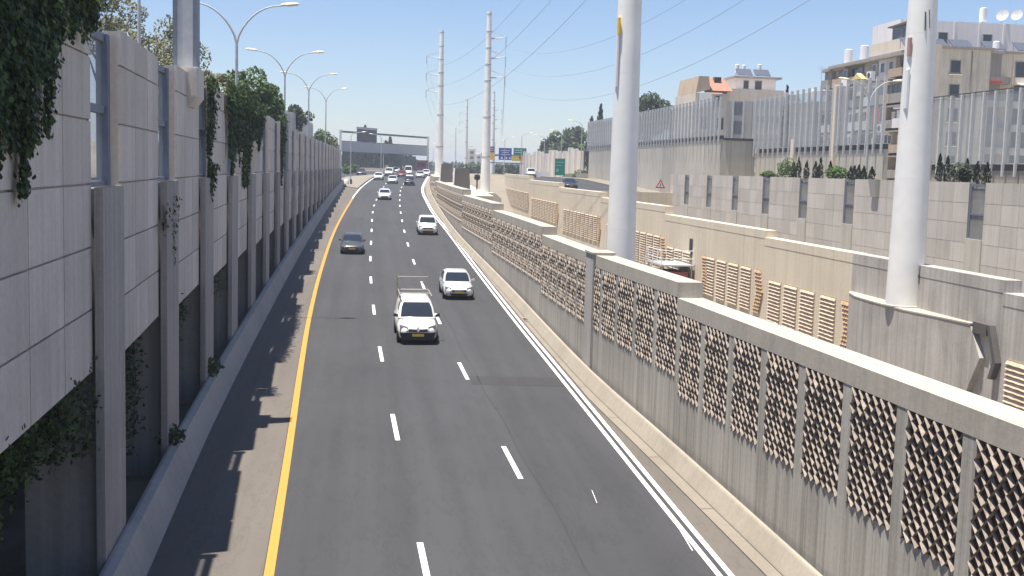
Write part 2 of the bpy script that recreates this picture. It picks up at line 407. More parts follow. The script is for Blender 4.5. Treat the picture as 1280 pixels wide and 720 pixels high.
# ------------------------------------------------------------------ left barrier
def barrier(mb, prof, base, v0, v1, step=3):
    """prof: list of (du, dz) outline lofted along the curve"""
    n = int(round((v1-v0)/step)); rows = []
    for i in range(n+1):
        v = v0+(v1-v0)*i/n; rows.append([(base(v)+du, v, zr(v)+dz) for du, dz in prof])
    for r0, r1 in zip(rows, rows[1:]):
        for i in range(len(prof)-1): mb.quad(r0[i], r0[i+1], r1[i+1], r1[i])
    mb.quad(*rows[0]); mb.quad(*reversed(rows[-1]))
mb = MB(); barrier(mb, [(0,-.02),(-.05,.12),(-.30,.85),(-.48,.88),(-.56,.86),(-.60,-.05)], BB, -25, 205)
o = mb.build('road_barrier', M['left_barrier'], smooth=True); props(o, 'long sloped concrete road barrier running along the foot of the left wall, in its shade', 'barrier')
mb = MB(); barrier(mb, [(-.20,0),(-.18,.05),(.02,.46),(.05,.50),(.14,.50),(.14,-.05)], lambda v: KB(v)-.14, -25, 320)
o = mb.build('road_barrier', M['kerb']); props(o, 'low pale concrete kerb barrier along the foot of the lattice wall, sunlit', 'barrier')

# ------------------------------------------------------------------ left panelled wall
LW = thing('retaining_wall', 'tall shaded grey wall of square concrete panels on pillars, left of the road', 'wall', (UW(25), 25, 0))
GAP0, BAY = 24.55, 8.5
TOPL = 12.28
def wpt(v, du): return (UW(v)+du, v)
for i in range(-4, 22):
    a = GAP0 + BAY*i + 1.08; b = GAP0 + BAY*(i+1) - 1.08
    if b > 206 or i == -2: continue
    if i == -1: a -= BAY
    NC = 6 if i == -1 else 3
    pa, pb = Vector(wpt(a,.09)), Vector(wpt(b,-.09)); d = (pb-pa); Ln = d.length; d /= Ln; n = Vector((-d.y, d.x))  # n points left (behind)
    def P(s, t, z): q = pa + d*s + n*t; return (q.x, q.y, z)
    mb = MB(); zb = 5.42; rows = [zb + 1.225*k for k in range(6)] + [TOPL]
    def bx(s0, s1, t0, t1, z0, z1): mb.hexa((P(s0,t0,z0),P(s1,t0,z0),P(s1,t1,z0),P(s0,t1,z0)), (P(s0,t0,z1),P(s1,t0,z1),P(s1,t1,z1),P(s0,t1,z1)))
    mb.tint = 0; bx(.01, Ln-.01, .06, .34, zb+.01, TOPL-.02)
    for r in range(6):
        for c in range(NC):
            mb.tint = R_.random(); g = .02; gv = .032
            bx(Ln*c/NC+(gv if c else 0), Ln*(c+1)/NC-(gv if c < NC-1 else 0), 0, .059, rows[r]+(g if r else 0), rows[r+1]-(g if r < 5 else 0))
    mb.build('wall_panel', M['panel'], LW)
for i in range(-4, 22):
    c = GAP0 + BAY*i
    if c > 205 or i == -1: continue
    ang = -BB.ang(c); w = 1.13
    mb = MB(); mb.tint = R_.random()
    def Q(dv, du, z): return (UW(c)+du + dv*math.tan(BB.ang(c)), c+dv, z)
    zt = 9.02
    mb.hexa((Q(-w,.14,zr(c)-.2),Q(w,.14,zr(c)-.2),Q(w,-.03,zr(c)-.2),Q(-w,-.03,zr(c)-.2)), (Q(-w,.14,zt),Q(w,.14,zt),Q(w,-.03,zt),Q(-w,-.03,zt)))
    mb.hexa((Q(-.72,-.031,zr(c)-.2),Q(.72,-.031,zr(c)-.2),Q(.72,-1.5,zr(c)-.2),Q(-.72,-1.5,zr(c)-.2)), (Q(-.72,-.031,zt-.04),Q(.72,-.031,zt-.04),Q(.72,-1.5,zt-.04),Q(-.72,-1.5,zt-.04)))
    mb.build('pillar', M['pillar'], LW)
    fr = MB(); g = MB()
    def W(dv0, dv1, u0, u1, z0, z1, m): m.hexa((Q(dv0,u1,z0),Q(dv1,u1,z0),Q(dv1,u0,z0),Q(dv0,u0,z0)), (Q(dv0,u1,z1),Q(dv1,u1,z1),Q(dv1,u0,z1),Q(dv0,u0,z1)))
    W(-1.07,-.97,-.32,-.14,9.03,12.15,fr); W(.70,.94,-.34,-.10,9.03,12.15,fr); W(-.969,.699,-.32,-.16,11.99,12.15,fr); W(-.969,.699,-.32,-.16,10.52,10.68,fr); W(-.969,.699,-.32,-.16,9.03,9.13,fr)
    f = fr.build('window', M['steel'], LW)
    W(-.969,.699,-.25,-.23,9.131,10.519,g); W(-.969,.699,-.25,-.23,10.681,11.989,g)
    g.build('pane', M['window_glass'], f)
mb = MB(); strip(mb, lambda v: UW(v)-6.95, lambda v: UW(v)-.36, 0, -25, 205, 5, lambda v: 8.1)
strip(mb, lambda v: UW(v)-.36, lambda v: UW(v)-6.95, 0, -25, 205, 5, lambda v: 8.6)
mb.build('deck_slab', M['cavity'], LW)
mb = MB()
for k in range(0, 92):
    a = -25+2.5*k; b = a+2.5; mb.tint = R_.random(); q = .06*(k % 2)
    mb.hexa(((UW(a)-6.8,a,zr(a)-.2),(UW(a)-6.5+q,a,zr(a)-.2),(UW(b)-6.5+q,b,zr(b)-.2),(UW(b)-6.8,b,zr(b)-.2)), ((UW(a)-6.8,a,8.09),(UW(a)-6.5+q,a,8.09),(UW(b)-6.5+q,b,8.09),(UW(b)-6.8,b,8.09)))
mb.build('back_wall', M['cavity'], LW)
mb = MB()   # corbel that carries the steel column
cv = 37.6
mb.hexa(((UW(cv),cv-.8,11.25),(UW(cv)+.1,cv-.8,11.25),(UW(cv)+.1,cv+.8,11.25),(UW(cv),cv+.8,11.25)), ((UW(cv)-.01,cv-.85,11.55),(UW(cv)+.32,cv-.85,11.55),(UW(cv)+.32,cv+.85,11.55),(UW(cv)-.01,cv+.85,11.55)))
mb.box(UW(cv)-.7,UW(cv)+.32,cv-.85,cv+.85,11.551,12.42)
mb.build('corbel', M['panel'], LW)
t = thing('steel_column', 'short square grey steel column with dark edges standing on the top of the left wall', 'column', (UW(cv)-.1, cv, 12.42))
mb = MB(); u0 = UW(cv)-.1
mb.box(u0-.24,u0+.24,cv-.30,cv+.30,12.48,16.4); mb.build('shaft', M['galv'], t)
mb = MB(); mb.box(u0-.36,u0-.241,cv-.34,cv+.34,12.48,16.4); mb.box(u0+.241,u0+.36,cv-.34,cv+.34,12.48,16.4); mb.build('flange', M['steel'], t)
mb = MB(); mb.box(u0-.4,u0+.4,cv-.42,cv+.42,12.421,12.479); mb.build('base_plate', M['galv'], t)

# ------------------------------------------------------------------ right lattice wall
LT = 5.42     # spacing helpers
def lattice_mesh(mb, w, h, nc, nr, depth=.08, th=.029, seed=1):
    """rows of zigzag bars, mirrored row by row, projecting towards -u (local x) from a plane at x=0; local y along the wall, z up from 0"""
    rr = random.Random(seed); p = w/nc; rh = h/nr
    for r in range(nr):
        zc_ = rh*(r+.5); am = rh*.5*.97; sg = 1 if r % 2 else -1; dd = depth*(.88+.24*rr.random())
        for k in range(2*nc):
            y0 = p*.5*k; y1 = y0+p*.5; s = sg*(1 if k % 2 else -1); z0 = zc_ - s*am; z1 = zc_ + s*am
            t = th*.5*math.hypot(p*.5, 2*am)/(p*.5)
            mb.tint = rr.random(); e = dd*(.8+.35*rr.random())
            a = ((0,y0,z0-t),(0,y1,z1-t),(0,y1,z1+t),(0,y0,z0+t)); b = ((-e,y0,z0-t),(-e,y1,z1-t),(-e*.45,y1,z1+t),(-e*.45,y0,z0+t))
            mb.hexa(a, b)
lat = {}
def lattice_part(kind, w, h, nc, nr, mat, back):
    mb = MB(); lattice_mesh(mb, w, h, nc, nr, seed=nr+nc)
    if kind == 'slat':
        mb = MB(); rr = random.Random(3); rh = h/nr
        for r in range(nr):
            for c in range(nc):
                y0 = w*c/nc; y1 = w*(c+1)/nc; z0 = rh*r; z1 = z0+rh*.62; mb.tint = rr.random(); sh = .028 if (c+r) % 2 else .012
                mb.hexa(((0,y0,z0+sh),(0,y1,z0+.04-sh),(0,y1,z1+.04-sh),(0,y0,z1+sh)), ((-.09,y0,z0+sh),(-.09,y1,z0+.04-sh),(-.02,y1,z1+.04-sh),(-.02,y0,z1+sh)))
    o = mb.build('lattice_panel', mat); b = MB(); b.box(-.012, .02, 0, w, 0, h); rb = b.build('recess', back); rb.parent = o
    return o
SEC = [(-14,34.2,5.85,2.42),(34.2,58.5,6.33,2.42),(58.5,80.5,6.75,2.42),(80.5,104,7.22,2.42),(104,165,7.72,2.42),(165,214,8.28,2.1)]
RW = thing('retaining_wall', 'stepped grey concrete wall with dark diamond lattice panels along the right side of the road', 'wall', (U1(25), 25, 0))
protos = {}
for (a, b, top, ph) in SEC:
    mb = MB(); n = max(2, int((b-a)/2.25)); per = (b-a)/n
    coping = MB()
    for k in range(n):
        v0 = a+per*k; v1 = v0+per
        ztop = top-.46; zbot = ztop-ph
        mb.tint = .5
        def bx(m, d0, d1, p0, p1, z0, z1):
            m.hexa(((U1(p0)+d0,p0,z0),(U1(p0)+d1,p0,z0),(U1(p1)+d1,p1,z0),(U1(p1)+d0,p1,z0)), ((U1(p0)+d0,p0,z1),(U1(p0)+d1,p0,z1),(U1(p1)+d1,p1,z1),(U1(p1)+d0,p1,z1)))
        w = per-.44
        zg = zr(v0)-.1
        if zbot-zg > .05: mb.tint = R_.random()*.5+.25; bx(mb, 0, .7, v0, v1, zg, zbot)         # plain board-marked base
        mb.tint = .5; bx(mb, .07, .7, v0, v1, max(zbot, zg), ztop)                                     # recess back
        mb.tint = R_.random(); bx(mb, 0, .07, v1-.44, v1, max(zbot, zg), ztop)                         # stile
        bx(coping, -.012, .78, v0, v1, ztop, top)
        nr = 14 if ph > 2.2 else 12
        full = int(min(nr, max(0, (ztop-zr(v0)-.45)/(ph/nr)+1)))
        if full < 2: continue
        key = (round(w,2), full, ph)
        if key not in protos:
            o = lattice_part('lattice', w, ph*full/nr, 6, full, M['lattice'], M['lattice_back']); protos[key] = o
            o.parent = RW
        else: o = copy_part(protos[key], (0,0,0), RW)
        o.location = (U1(v0)+.045-RW.location.x, v0-RW.location.y, ztop-ph*full/nr)
        o.rotation_euler = (0,0,-math.atan2(U1(v1)-U1(v0), per))
    mb.build('wall_body', M['wall1'], RW); coping.build('coping', M['coping'], RW)
mb = MB(); pv = 45.6
mb.box(U1(pv)-.10, U1(pv)+.6, pv-.75, pv+.75, zr(pv)-.1, 6.36); mb.build('pilaster', M['stile'], RW)
mb = MB(); mb.box(U1(pv)-.14, U1(pv)+.8, pv-.8, pv+.8, 6.362, 6.44); mb.build('pilaster_cap', M['coping'], RW)

# ------------------------------------------------------------------ middle sand-coloured wall
MW = thing('retaining_wall', 'stepped sand coloured concrete wall with slatted panels behind the lattice wall', 'wall', (24.9, 60, 0))
SEC2 = [(18,42.2,5.35),(42.2,56.3,5.84),(56.3,69.4,5.85),(69.4,93.6,6.28),(93.6,120,6.95),(120,147,7.5),(147,176,8.1),(176,232,8.75)]
slat0 = None; arrow0 = None
def mwx(m, d0, d1, p0, p1, z0, z1): m.hexa(((U2(p0)+d0,p0,z0),(U2(p0)+d1,p0,z0),(U2(p1)+d1,p1,z0),(U2(p1)+d0,p1,z0)), ((U2(p0)+d0,p0,z1),(U2(p0)+d1,p0,z1),(U2(p1)+d1,p1,z1),(U2(p1)+d0,p1,z1)))
for (a, b, top) in SEC2:
    mb = MB(); cp = MB(); fine_ = [a + (b-a)*k/6 for k in range(7)]
    for p0, p1 in zip(fine_, fine_[1:]):
        mb.tint = .35+.3*R_.random(); mwx(mb, 0, .7, p0, p1, zc((p0+p1)/2)-1.5, top-.5); mwx(cp, -.014, .75, p0, p1, top-.5, top)
    mb.build('wall_body', M['wall2_grey'] if a < 50 else M['wall2'], MW); cp.build('coping', M['wall2_grey'] if a < 50 else M['wall2'], MW)
    zt = top-2.5; ph = 2.75
    starts = {18: [39.6,37.1,34.6,32.1,29.6], 42.2: [], 56.3: [66.2,63.6,61.0,58.1], 69.4: [79.4,76.8,74.2,71.6,85.6,88.0,90.4]}.get(a, [a+1.2+2.45*k for k in range(int((b-a-3)/2.45))])
    for v0 in starts:
        if slat0 is None:
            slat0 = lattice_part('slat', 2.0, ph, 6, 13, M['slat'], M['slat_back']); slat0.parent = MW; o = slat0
        else: o = copy_part(slat0, (0,0,0), MW)
        o.location = (U2(v0)-.012-MW.location.x, v0-MW.location.y, zt-ph); o.rotation_euler = (0,0,-math.atan2(U2(v0+2)-U2(v0), 2))
    for (e, s) in ({42.2: [], 56.3: [(57.4,-1)], 69.4: [(71.0,-1),(82.6,-1)]}.get(a, [(a+1.0,-1)] if a > 90 else [])):
        if arrow0 is None:
            m2 = MB(); hs = 12
            for k in range(hs):
                z0 = ph*k/hs; z1 = ph*(k+1)/hs-.06
                off = lambda z: -.55*(1-abs(z/ph-.5)*2)
                for c in range(4):
                    y0 = .3*c; y1 = y0+.24
                    m2.tint = R_.random()
                    m2.hexa(((0,y0+off(z0),z0),(-.1,y0+off(z0),z0),(-.1,y1+off(z0),z0),(0,y1+off(z0),z0)), ((0,y0+off(z1),z1),(-.03,y0+off(z1),z1),(-.03,y1+off(z1),z1),(0,y1+off(z1),z1)))
            arrow0 = m2.build('angled_panel', plain('shade_brown_slats', (.50,.33,.20), .85, var=.2), MW, local=True)  # shade of the recessed end panel put into a darker slat brown
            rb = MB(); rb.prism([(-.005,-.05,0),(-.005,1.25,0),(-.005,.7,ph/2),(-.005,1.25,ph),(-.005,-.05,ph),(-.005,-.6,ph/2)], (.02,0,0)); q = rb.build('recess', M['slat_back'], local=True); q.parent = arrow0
            o = arrow0
        else: o = copy_part(arrow0, (0,0,0), MW)
        o.location = (U2(e)-.012-MW.location.x, e-1.2-MW.location.y, zt-ph)
# grey block in front of it that carries the pole; its near end is pointed like an arrow
mb = MB(); zt = 3.84
fp = [(24.88,56.4),(24.45,55.6),(24.05,54.0),(23.92,52.0),(23.92,48.5),(24.3,46.2)]
for (p, q) in zip(fp, fp[1:]): mb.quad((p[0],p[1],-1),(q[0],q[1],-1),(q[0],q[1],zt),(p[0],p[1],zt))
e = [(24.3,46.2,-1),(24.62,44.6,-1),(24.62,44.1,1.04),(24.62,43.2,2.6),(24.62,44.1,zt),(24.3,46.2,zt)]
mb.quad(*e)
for p, q in zip(e[1:4], e[2:5]): mb.quad(p, (24.89,p[1],p[2]), (24.89,q[1],q[2]), q)
mb.build('pole_block', M['wall2_grey'], MW)
mb = MB(); mb.prism([(24.89,56.5,zt+.002)]+[(u-.02,v,zt+.002) for u, v in fp[1:]]+[(24.6,44.05,zt+.002),(24.89,44.05,zt+.002)], (0,0,.06)); mb.build('block_cap', M['coping'], MW)
mb = MB()
for (p, q) in (((42.6,4.0),(42.0,2.6)),((42.0,2.6),(42.3,1.9))):
    mb.hexa(((24.89,p[0],p[1]),(24.6,p[0],p[1]),(24.6,p[0]+.22,p[1]),(24.89,p[0]+.22,p[1])), ((24.89,q[0],q[1]),(24.6,q[0],q[1]),(24.6,q[0]+.22,q[1]),(24.89,q[0]+.22,q[1])))
mb.box(24.62,24.889,42.85,43.9,3.55,4.0)
mb.build('arrow_rib', M['dark_slab'], MW)
# doorway in the wall with the steel landing in front of it
mb = MB(); mb.box(24.8,24.88,85.1,86.0,2.9,4.75); mb.build('doorway', M['dark_glass'], MW)
t = thing('service_stair', 'white railed steel landing and stair at a dark doorway of the sand coloured wall', 'stair', (23.4, 86, 0))
mb = MB(); mb.box(22.2,24.75,84.2,88.6,2.72,2.82); mb.build('landing', M['galv'], t)
mb = MB()
for (x, y) in ((22.25,84.3),(22.25,85.7),(22.25,87.1),(22.25,88.5),(24.7,84.3),(23.5,84.3)): mb.tube([(x,y,2.82),(x,y,3.95)], .03, 6)
for z in (3.3,3.9):
    mb.tube([(24.7,84.3,z),(22.25,84.3,z),(22.25,88.5,z)], .03, 6)
mb.build('railing', M['white'], t)
for (x, y) in ((22.3,84.4),(22.3,88.4),(24.6,84.4)):
    mb = MB(); mb.tube([(x,y,-1),(x,y,2.72)], .06, 6); mb.build('leg', M['galv'], t)
mb = MB()
for k in range(9): mb.box(22.25,23.15,88.7+.28*k,88.95+.28*k,2.5-.28*k,2.54-.28*k)
mb.build('stair_treads', M['galv'], t)
mb = MB()
mb.tube([(22.2,88.6,3.8),(22.2,91.2,1.2)], .03, 6); mb.tube([(23.2,88.6,3.8),(23.2,91.2,1.2)], .03, 6); mb.tube([(22.2,88.6,2.6),(22.2,91.2,0)], .05, 6)
mb.build('handrail', M['white'], t)
mb = MB(); mb.box(23.0,24.5,85.9,88.6,.1,2.2); o = mb.build('equipment_box', M['dark_slab']); props(o, 'dark equipment box under the white railed landing', 'box')
mb = MB(); mb.box(22.9,24.3,84.3,85.2,.1,2.3); o = mb.build('cabinet', plain('dull_red_paint', (.30,.09,.08), .6)); props(o, 'dull red cabinet beside the dark box under the steel landing', 'cabinet')

# ------------------------------------------------------------------ grey tiled wall
TW = thing('retaining_wall', 'grey tiled concrete wall with narrow glass slots above the upper road', 'wall', (38,100,4))
gaps = [20.8, 30.3, 39.8, 49.2, 58.7, 68.3, 77.9, 87.5, 97.1, 106.6, 115.8, 124.9, 133.9, 143.2]
for a0, b0 in zip(gaps, gaps[1:]):
    a = a0+.98; b = b0-.98 if b0 < 140 else 141.4
    mb = MB(); mb.tint = .1; zb = 1.98; mb.box(38.03,38.34,a+.01,b-.01,zb,9.58)
    zs = [zb, 3.26, 4.52, 5.78, 7.04, 8.3, 9.6]; zs = [z for z in zs if z >= zb]
    for r in range(len(zs)-1):
        for c in range(4):
            mb.tint = R_.random(); g = .014; L4 = (b-a)/4
            mb.box(38, 38.029, a+L4*c+(g if c else 0), a+L4*(c+1)-(g if c < 3 else 0), zs[r]+(g if r else 0), zs[r+1]-(g if zs[r+1] < 9.5 else 0))
    mb.build('wall_panel', M['tile_wall'], TW)
for c in gaps[1:-1]:
    mb = MB(); mb.box(37.93,38.3,c-.97,c+.97,1.5,6.05); mb.build('pillar', M['screen_wall'], TW)
    mb = MB(); mb.box(38.06,38.2,c-.97,c-.85,6.051,9.5); mb.box(38.06,38.2,c+.80,c+.97,6.051,9.5); mb.box(38.06,38.2,c-.849,c+.799,9.36,9.5); mb.box(38.06,38.2,c-.849,c+.799,7.55,7.67); mb.box(38.06,38.2,c-.849,c+.799,6.051,6.12)
    f = mb.build('window', M['steel'], TW)
    mb = MB(); mb.box(38.11,38.13,c-.849,c+.799,6.121,7.549); mb.box(38.11,38.13,c-.849,c+.799,7.671,9.359); mb.build('pane', M['window_glass'], f)
mb = MB(); mb.hexa(((37.99,82.2,8.3),(37.8,82.2,8.3),(37.8,83.2,8.3),(37.99,83.2,8.3)), ((37.99,82.1,9.62),(37.6,82.1,9.62),(37.6,83.3,9.62),(37.99,83.3,9.62))); mb.build('corbel', M['tile_wall'], TW)

# ------------------------------------------------------------------ glass noise barriers
post_p = pane_p = None
def noise_barrier(label, u, v0, v1, zb, zg, zt, mat, ret=None, rail=False):
    t = thing('noise_barrier', label, 'noise barrier', (u, v0, zb))
    mb = MB(); n = int((v1-v0)/6)
    for k in range(n):
        a = v0+(v1-v0)*k/n; b = v0+(v1-v0)*(k+1)/n; mb.tint = R_.random(); mb.box(u, u+.35, a+.012, b-.012, zb-1.5, zg-.45)
    if ret: mb.tint = .6; mb.box(u+.36, u+ret, v0, v0+.35, zb-1.5, zg-.3)
    mb.build('base_wall', mat, t)
    mb = MB(); mb.box(u+.02, u+.3, v0, v1, zg-.449, zg-.021); mb.build('beam', M['dark_steel_and_shade'], t)  # shade band under the ledge, put in as a dark strip
    mb = MB(); mb.box(u-.14, u+.3, v0, v1, zg-.02, zg+.06); mb.build('ledge', M['post'], t)
    m = int(round((v1-v0)/1.5)); sp = (v1-v0)/m; h = zt-zg
    pm = MB(); pm.box(-.18,.08,-.075,.075,0,h if rail else h+.3)
    pm.prism([(-.20,-.07,-.85),(-.08,-.07,-.85),(-.02,-.07,-.021),(-.22,-.07,-.021)], (0,.14,0))
    p0 = pm.build('post', M['post'], t, local=True)
    gm = MB(); gm.box(-.012,.012,.076,sp-.076,.07,h-.1); gm2 = MB(); g0 = gm.build('glass_pane', M['barrier_glass'], t, local=True)
    for k in range(m+1):
        o = p0 if k == 0 else copy_part(p0, (0,0,0), t); o.location = (-.2, sp*k, zg-zb)
        if k < m:
            g = g0 if k == 0 else copy_part(g0, (0,0,0), t); g.location = (-.2, sp*k, zg-zb)
    if rail: mb = MB(); mb.box(u-.26, u-.14, v0, v1, zt+.001, zt+.08); mb.build('top_rail', M['dark_steel_and_shade'], t)
    return t
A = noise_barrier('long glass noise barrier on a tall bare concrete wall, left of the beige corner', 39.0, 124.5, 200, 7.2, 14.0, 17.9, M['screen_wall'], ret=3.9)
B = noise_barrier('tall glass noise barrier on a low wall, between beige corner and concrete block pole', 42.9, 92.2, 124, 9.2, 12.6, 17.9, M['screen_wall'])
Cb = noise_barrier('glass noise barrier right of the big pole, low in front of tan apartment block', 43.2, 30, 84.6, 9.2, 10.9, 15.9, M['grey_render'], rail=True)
mb = MB(); mb.box(39.45,42.55,124.55,124.57,13.75,17.8); o = mb.build('glass_pane', M['barrier_glass'], A)
mb = MB()
for x in (40.2,41.4,42.6): mb.box(x-.08,x+.08,124.44,124.68,13.3,17.85)
mb.build('corner_post', M['post'], A)
mb = MB(); mb.box(39.3,42.8,124.3,124.49,13.45,13.72); mb.build('corner_ledge', M['dark_steel_and_shade'], A)
# slim posts
for k, (c) in enumerate((112.6, 102.6)):
    mb = MB(); mb.box(42.6, 43.5, c-.4, c+.4, 9.2, 13.4 if k == 0 else 18.0); o = mb.build('concrete_post', M['tan2'])
    props(o, 'short beige concrete post in the glass barrier beside the dark cypress' if k == 0 else 'tall slim beige concrete post between two runs of barrier glass', 'post')
mb = MB(); mb.box(42.4, 43.6, 84.9, 87.0, 9.2, 20.0); o = mb.build('concrete_pier', M['tan']); props(o, 'tan concrete pier just right of the large white pole, at the end of the glass', 'pier')
# far concrete noise wall with arched top segments
t = thing('noise_wall', 'far beige noise wall of tall concrete slabs with ribs, below the wooded hill', 'wall', (43,250,8))
for k in range(14):
    v0 = 226 + 7.2*k; u0 = 42.8+.018*(v0-226)
    mb = MB(); mb.tint = R_.random(); h = 6.1+.5*math.sin(k*1.7)
    mb.prism([(u0,v0+.05,7.6),(u0,v0+6.4,7.6),(u0,v0+6.4,7.6+h-.25),(u0,v0+5.4,7.6+h),(u0,v0+.05,7.6+h)], (.3,0,0)); mb.build('wall_slab', M['tan2'], t)
    mb = MB(); mb.box(u0-.5,u0+.5,v0+6.42,v0+7.18,7.6,7.6+h+.3); mb.build('rib', M['white_render'], t)
# glass screen on the left bank
t = thing('noise_barrier', 'grey ribbed glass screen on the left bank, behind the row of double lamps', 'noise barrier', (-9.3,110,9))
m0 = MB(); m0.box(-.06,.06,-.06,.06,0,4.6); p0 = m0.build('post', M['post'], t, local=True)
g = MB(); g.box(-.01,.01,.07,2.33,.1,4.4); g0 = g.build('glass_pane', M['barrier_glass'], t, local=True)
for k in range(42):
    v = 104+2.4*k
    o = p0 if k == 0 else copy_part(p0, (0,0,0), t); o.location = (.012*(v-104)*.6, v-110, zl(min(v,206))-9)
    o = g0 if k == 0 else copy_part(g0, (0,0,0), t); o.location = (.012*(v-104)*.6, v-110, zl(min(v,206))-9)

# ------------------------------------------------------------------ monopoles, lamps, wires
def monopole(label, u, v, z0, z1, r0, r1, arms=None, bands=True, extra=None):
    t = thing('power_pole', label, 'power pole', (u, v, z0), 'white monopoles carrying power lines')
    mb = MB(); mb.lathe((u,v,0), [(r0+(r1-r0)*k/6, z0+(z1-z0)*k/6) for k in range(7)], 28); mb.build('shaft', M['pole'], t, True)
    mb = MB(); mb.lathe((u,v,0), [(r0*1.04,z0),(r0*1.04,z0+.06),(r0*1.01,z0+.08)], 28); mb.build('base_flange', M['pole_dirty'], t, True)
    def rad_(z): return r0+(r1-r0)*(z-z0)/(z1-z0)
    bs = [z0+(z1-z0)*f for f in ((.2,.42,.62,.71,.80,.89,.985) if bands else (.2,.42))]
    for z in bs:
        mb = MB(); q = rad_(z); w_ = .03 if v > 60 else .003; mb.lathe((u,v,0), [(q+.001,z-w_*3.4),(q+w_,z-w_*3),(q+w_,z+w_*3),(q,z+w_*3.4)], 28); mb.build('joint_band', M['pole_dirty'] if v > 60 else M['pole'], t, True)
    tips = []
    if arms:
        for z in arms[0]:
            s = arms[1]; mb = MB()
            mb.tube([(u,v,z),(u+s*.6,v,z+.1),(u+s,v,z+.35)], [.12,.08,.05], 6); mb.tube([(u,v,z+1.2),(u+s,v,z+.35)], .035, 5)
            a = mb.build('cross_arm', M['galv'], t)
            mb = MB(); mb.tube([(u+s,v,z+.35),(u+s,v,z-1.1)], .07, 6); mb.build('insulator', M['galv'], a)
            tips.append((u+s,v,z-1.1))
    return t, tips
P_mid, tips_mid = monopole('massive white pole behind the lattice wall, with a yellow plate high on its side', 12.0, 53.0, zc(53), 33, .735, .36, ([24,26.6,29.2], 2.6))
P_right, tips_right = monopole('massive white pole on the grey concrete block, in front of the apartment blocks', 24.6, 49.9, 3.9, 33, .83, .40, ([24,26.6,29.2], 2.6))
P_f1, tips_f1 = monopole('taller looking distant white pole, at the far end of the sand coloured wall', 17.1, 163, 6.3, 31.3, .70, .30, ([22.2,24.9,27.6], 2.4))
P_f2, tips_f2 = monopole('white pole beside the right end of the overhead gantry', 13.6, 210, 8.2, 33.9, .78, .34, ([23.0,26.0,29.0], -2.6))
P_f3, tips_f3 = monopole('thin distant white pole just left of the tan far building', 34.8, 397, 8, 33, .7, .3, ([22,25,28], -2.4))
P_f4, tips_f4 = monopole('faintest and farthest white pole, standing on the horizon', 53.3, 680, 8, 33, .75, .35, ([22,25,28], -2.4))
P_f5, tips_f5 = monopole('distant white pole behind the blue overhead road signs', 38.4, 347, 8, 32.6, .7, .3, ([21.5,24.2,26.9], 2.4))
mb = MB(); mb.box(12.0-.59,12.0-.50,52.55,52.85,15.85,16.6); mb.build('marker_plate', M['yellow'], P_mid)
mb = MB(); mb.box(12.0-.60,12.0-.52,52.6,52.85,13.5,15.8); mb.build('marker_strip', M['white'], P_mid)
mb = MB(); mb.box(24.6-.69,24.6-.60,49.5,49.75,15.1,15.9); mb.build('marker_plate', plain('faded_red_plate', (.42,.24,.22), .6), P_right)
mb = MB(); mb.box(24.6-.70,24.6-.60,49.5,49.75,12.8,14.5); mb.build('marker_strip', M['white'], P_right)
mb = MB(); mb.tube([(24.85,49.12,5.0),(24.85,49.08,5.8)], .03, 5); mb.tube([(24.95,49.12,5.05),(24.78,49.08,5.4)], .02, 5); mb.build('bracket', M['dark_steel_and_shade'], P_right); mb = MB(); mb.tube([(24.45,49.24,16.2),(24.43,49.26,17.0)], .03, 5); mb.build('bracket', M['dark_steel_and_shade'], P_right); mb = MB(); mb.tube([(24.66,49.26,16.3),(24.60,49.26,17.1)], .02, 5); mb.build('bracket', M['dark_steel_and_shade'], P_right)
def wire(label, a, b, sag):
    a, b = Vector(a), Vector(b); pts = []
    for k in range(25):
        q = k/24; p = a.lerp(b, q); p.z -= sag*4*q*(1-q); pts.append(p)
    mb = MB(); mb.tube(pts, .016, 5); o = mb.build('power_line', M['wire']); props(o, label, 'power line', 'power lines strung between the poles')
nm = ['lowest','middle','highest']
for k in range(3):
    wire('%s sagging power line from the gantry side pole towards the pole behind lattice wall' % nm[k], tips_mid[k], tips_f2[k], 4.5)
    wire('%s sagging power line from the distant taller pole to the pole on the concrete block' % nm[k], tips_right[k], tips_f1[k], 5.0)
    wire('%s power line running on from the gantry side pole to the thin distant pole' % nm[k], tips_f2[k], tips_f3[k], 6)
    wire('%s power line running on from the taller distant pole behind the blue signs' % nm[k], tips_f1[k], tips_f5[k], 6)

def lamp_post(label, u, v, z0, h, arms, reach, rise=1.3, group='street lamps', ang=0):
    t = thing('street_lamp', label, 'street lamp', (u, v, z0), group)
    mb = MB(); mb.tube([(u,v,z0),(u,v,z0+.5),(u,v,z0+h-rise)], [.11,.10,.065], 10); mb.build('pole', M['galv'], t, True)
    for s in arms:
        mb = MB(); pts = []
        for k in range(9):
            q = k/8; pts.append((u+s*reach*(q**1.5), v, z0+h-rise+rise*math.sin(q*PI/2*1.0)))
        mb.tube(pts, [.06-.025*k/8 for k in range(9)], 8); a = mb.build('arm', M['galv'], t, True)
        e = Vector(pts[-1]); hd = MB()
        w = [(0,.05,.05),(.12,.13,.09),(.45,.17,.12),(.8,.12,.09),(.9,.03,.03)]; ring = []
        n = 10; base = len(hd.v)
        for (x, ry, rz) in w:
            for q in range(n):
                tt = 2*PI*q/n; hd.v.append((e.x+s*(x-.05), e.y+ry*math.cos(tt), e.z+.03+.08*x+rz*math.sin(tt)*(1 if math.sin(tt) > 0 else .6)))
        for i in range(len(w)-1):
            for q in range(n):
                r = (q+1) % n; hd.f.append((base+i*n+q, base+i*n+r, base+(i+1)*n+r, base+(i+1)*n+q)); hd.t.append(.5)
        hd.build('lamp_head', M['lamp_head'], a, True, 60)
    return t
LG = 'double armed street lamps along the left wall'
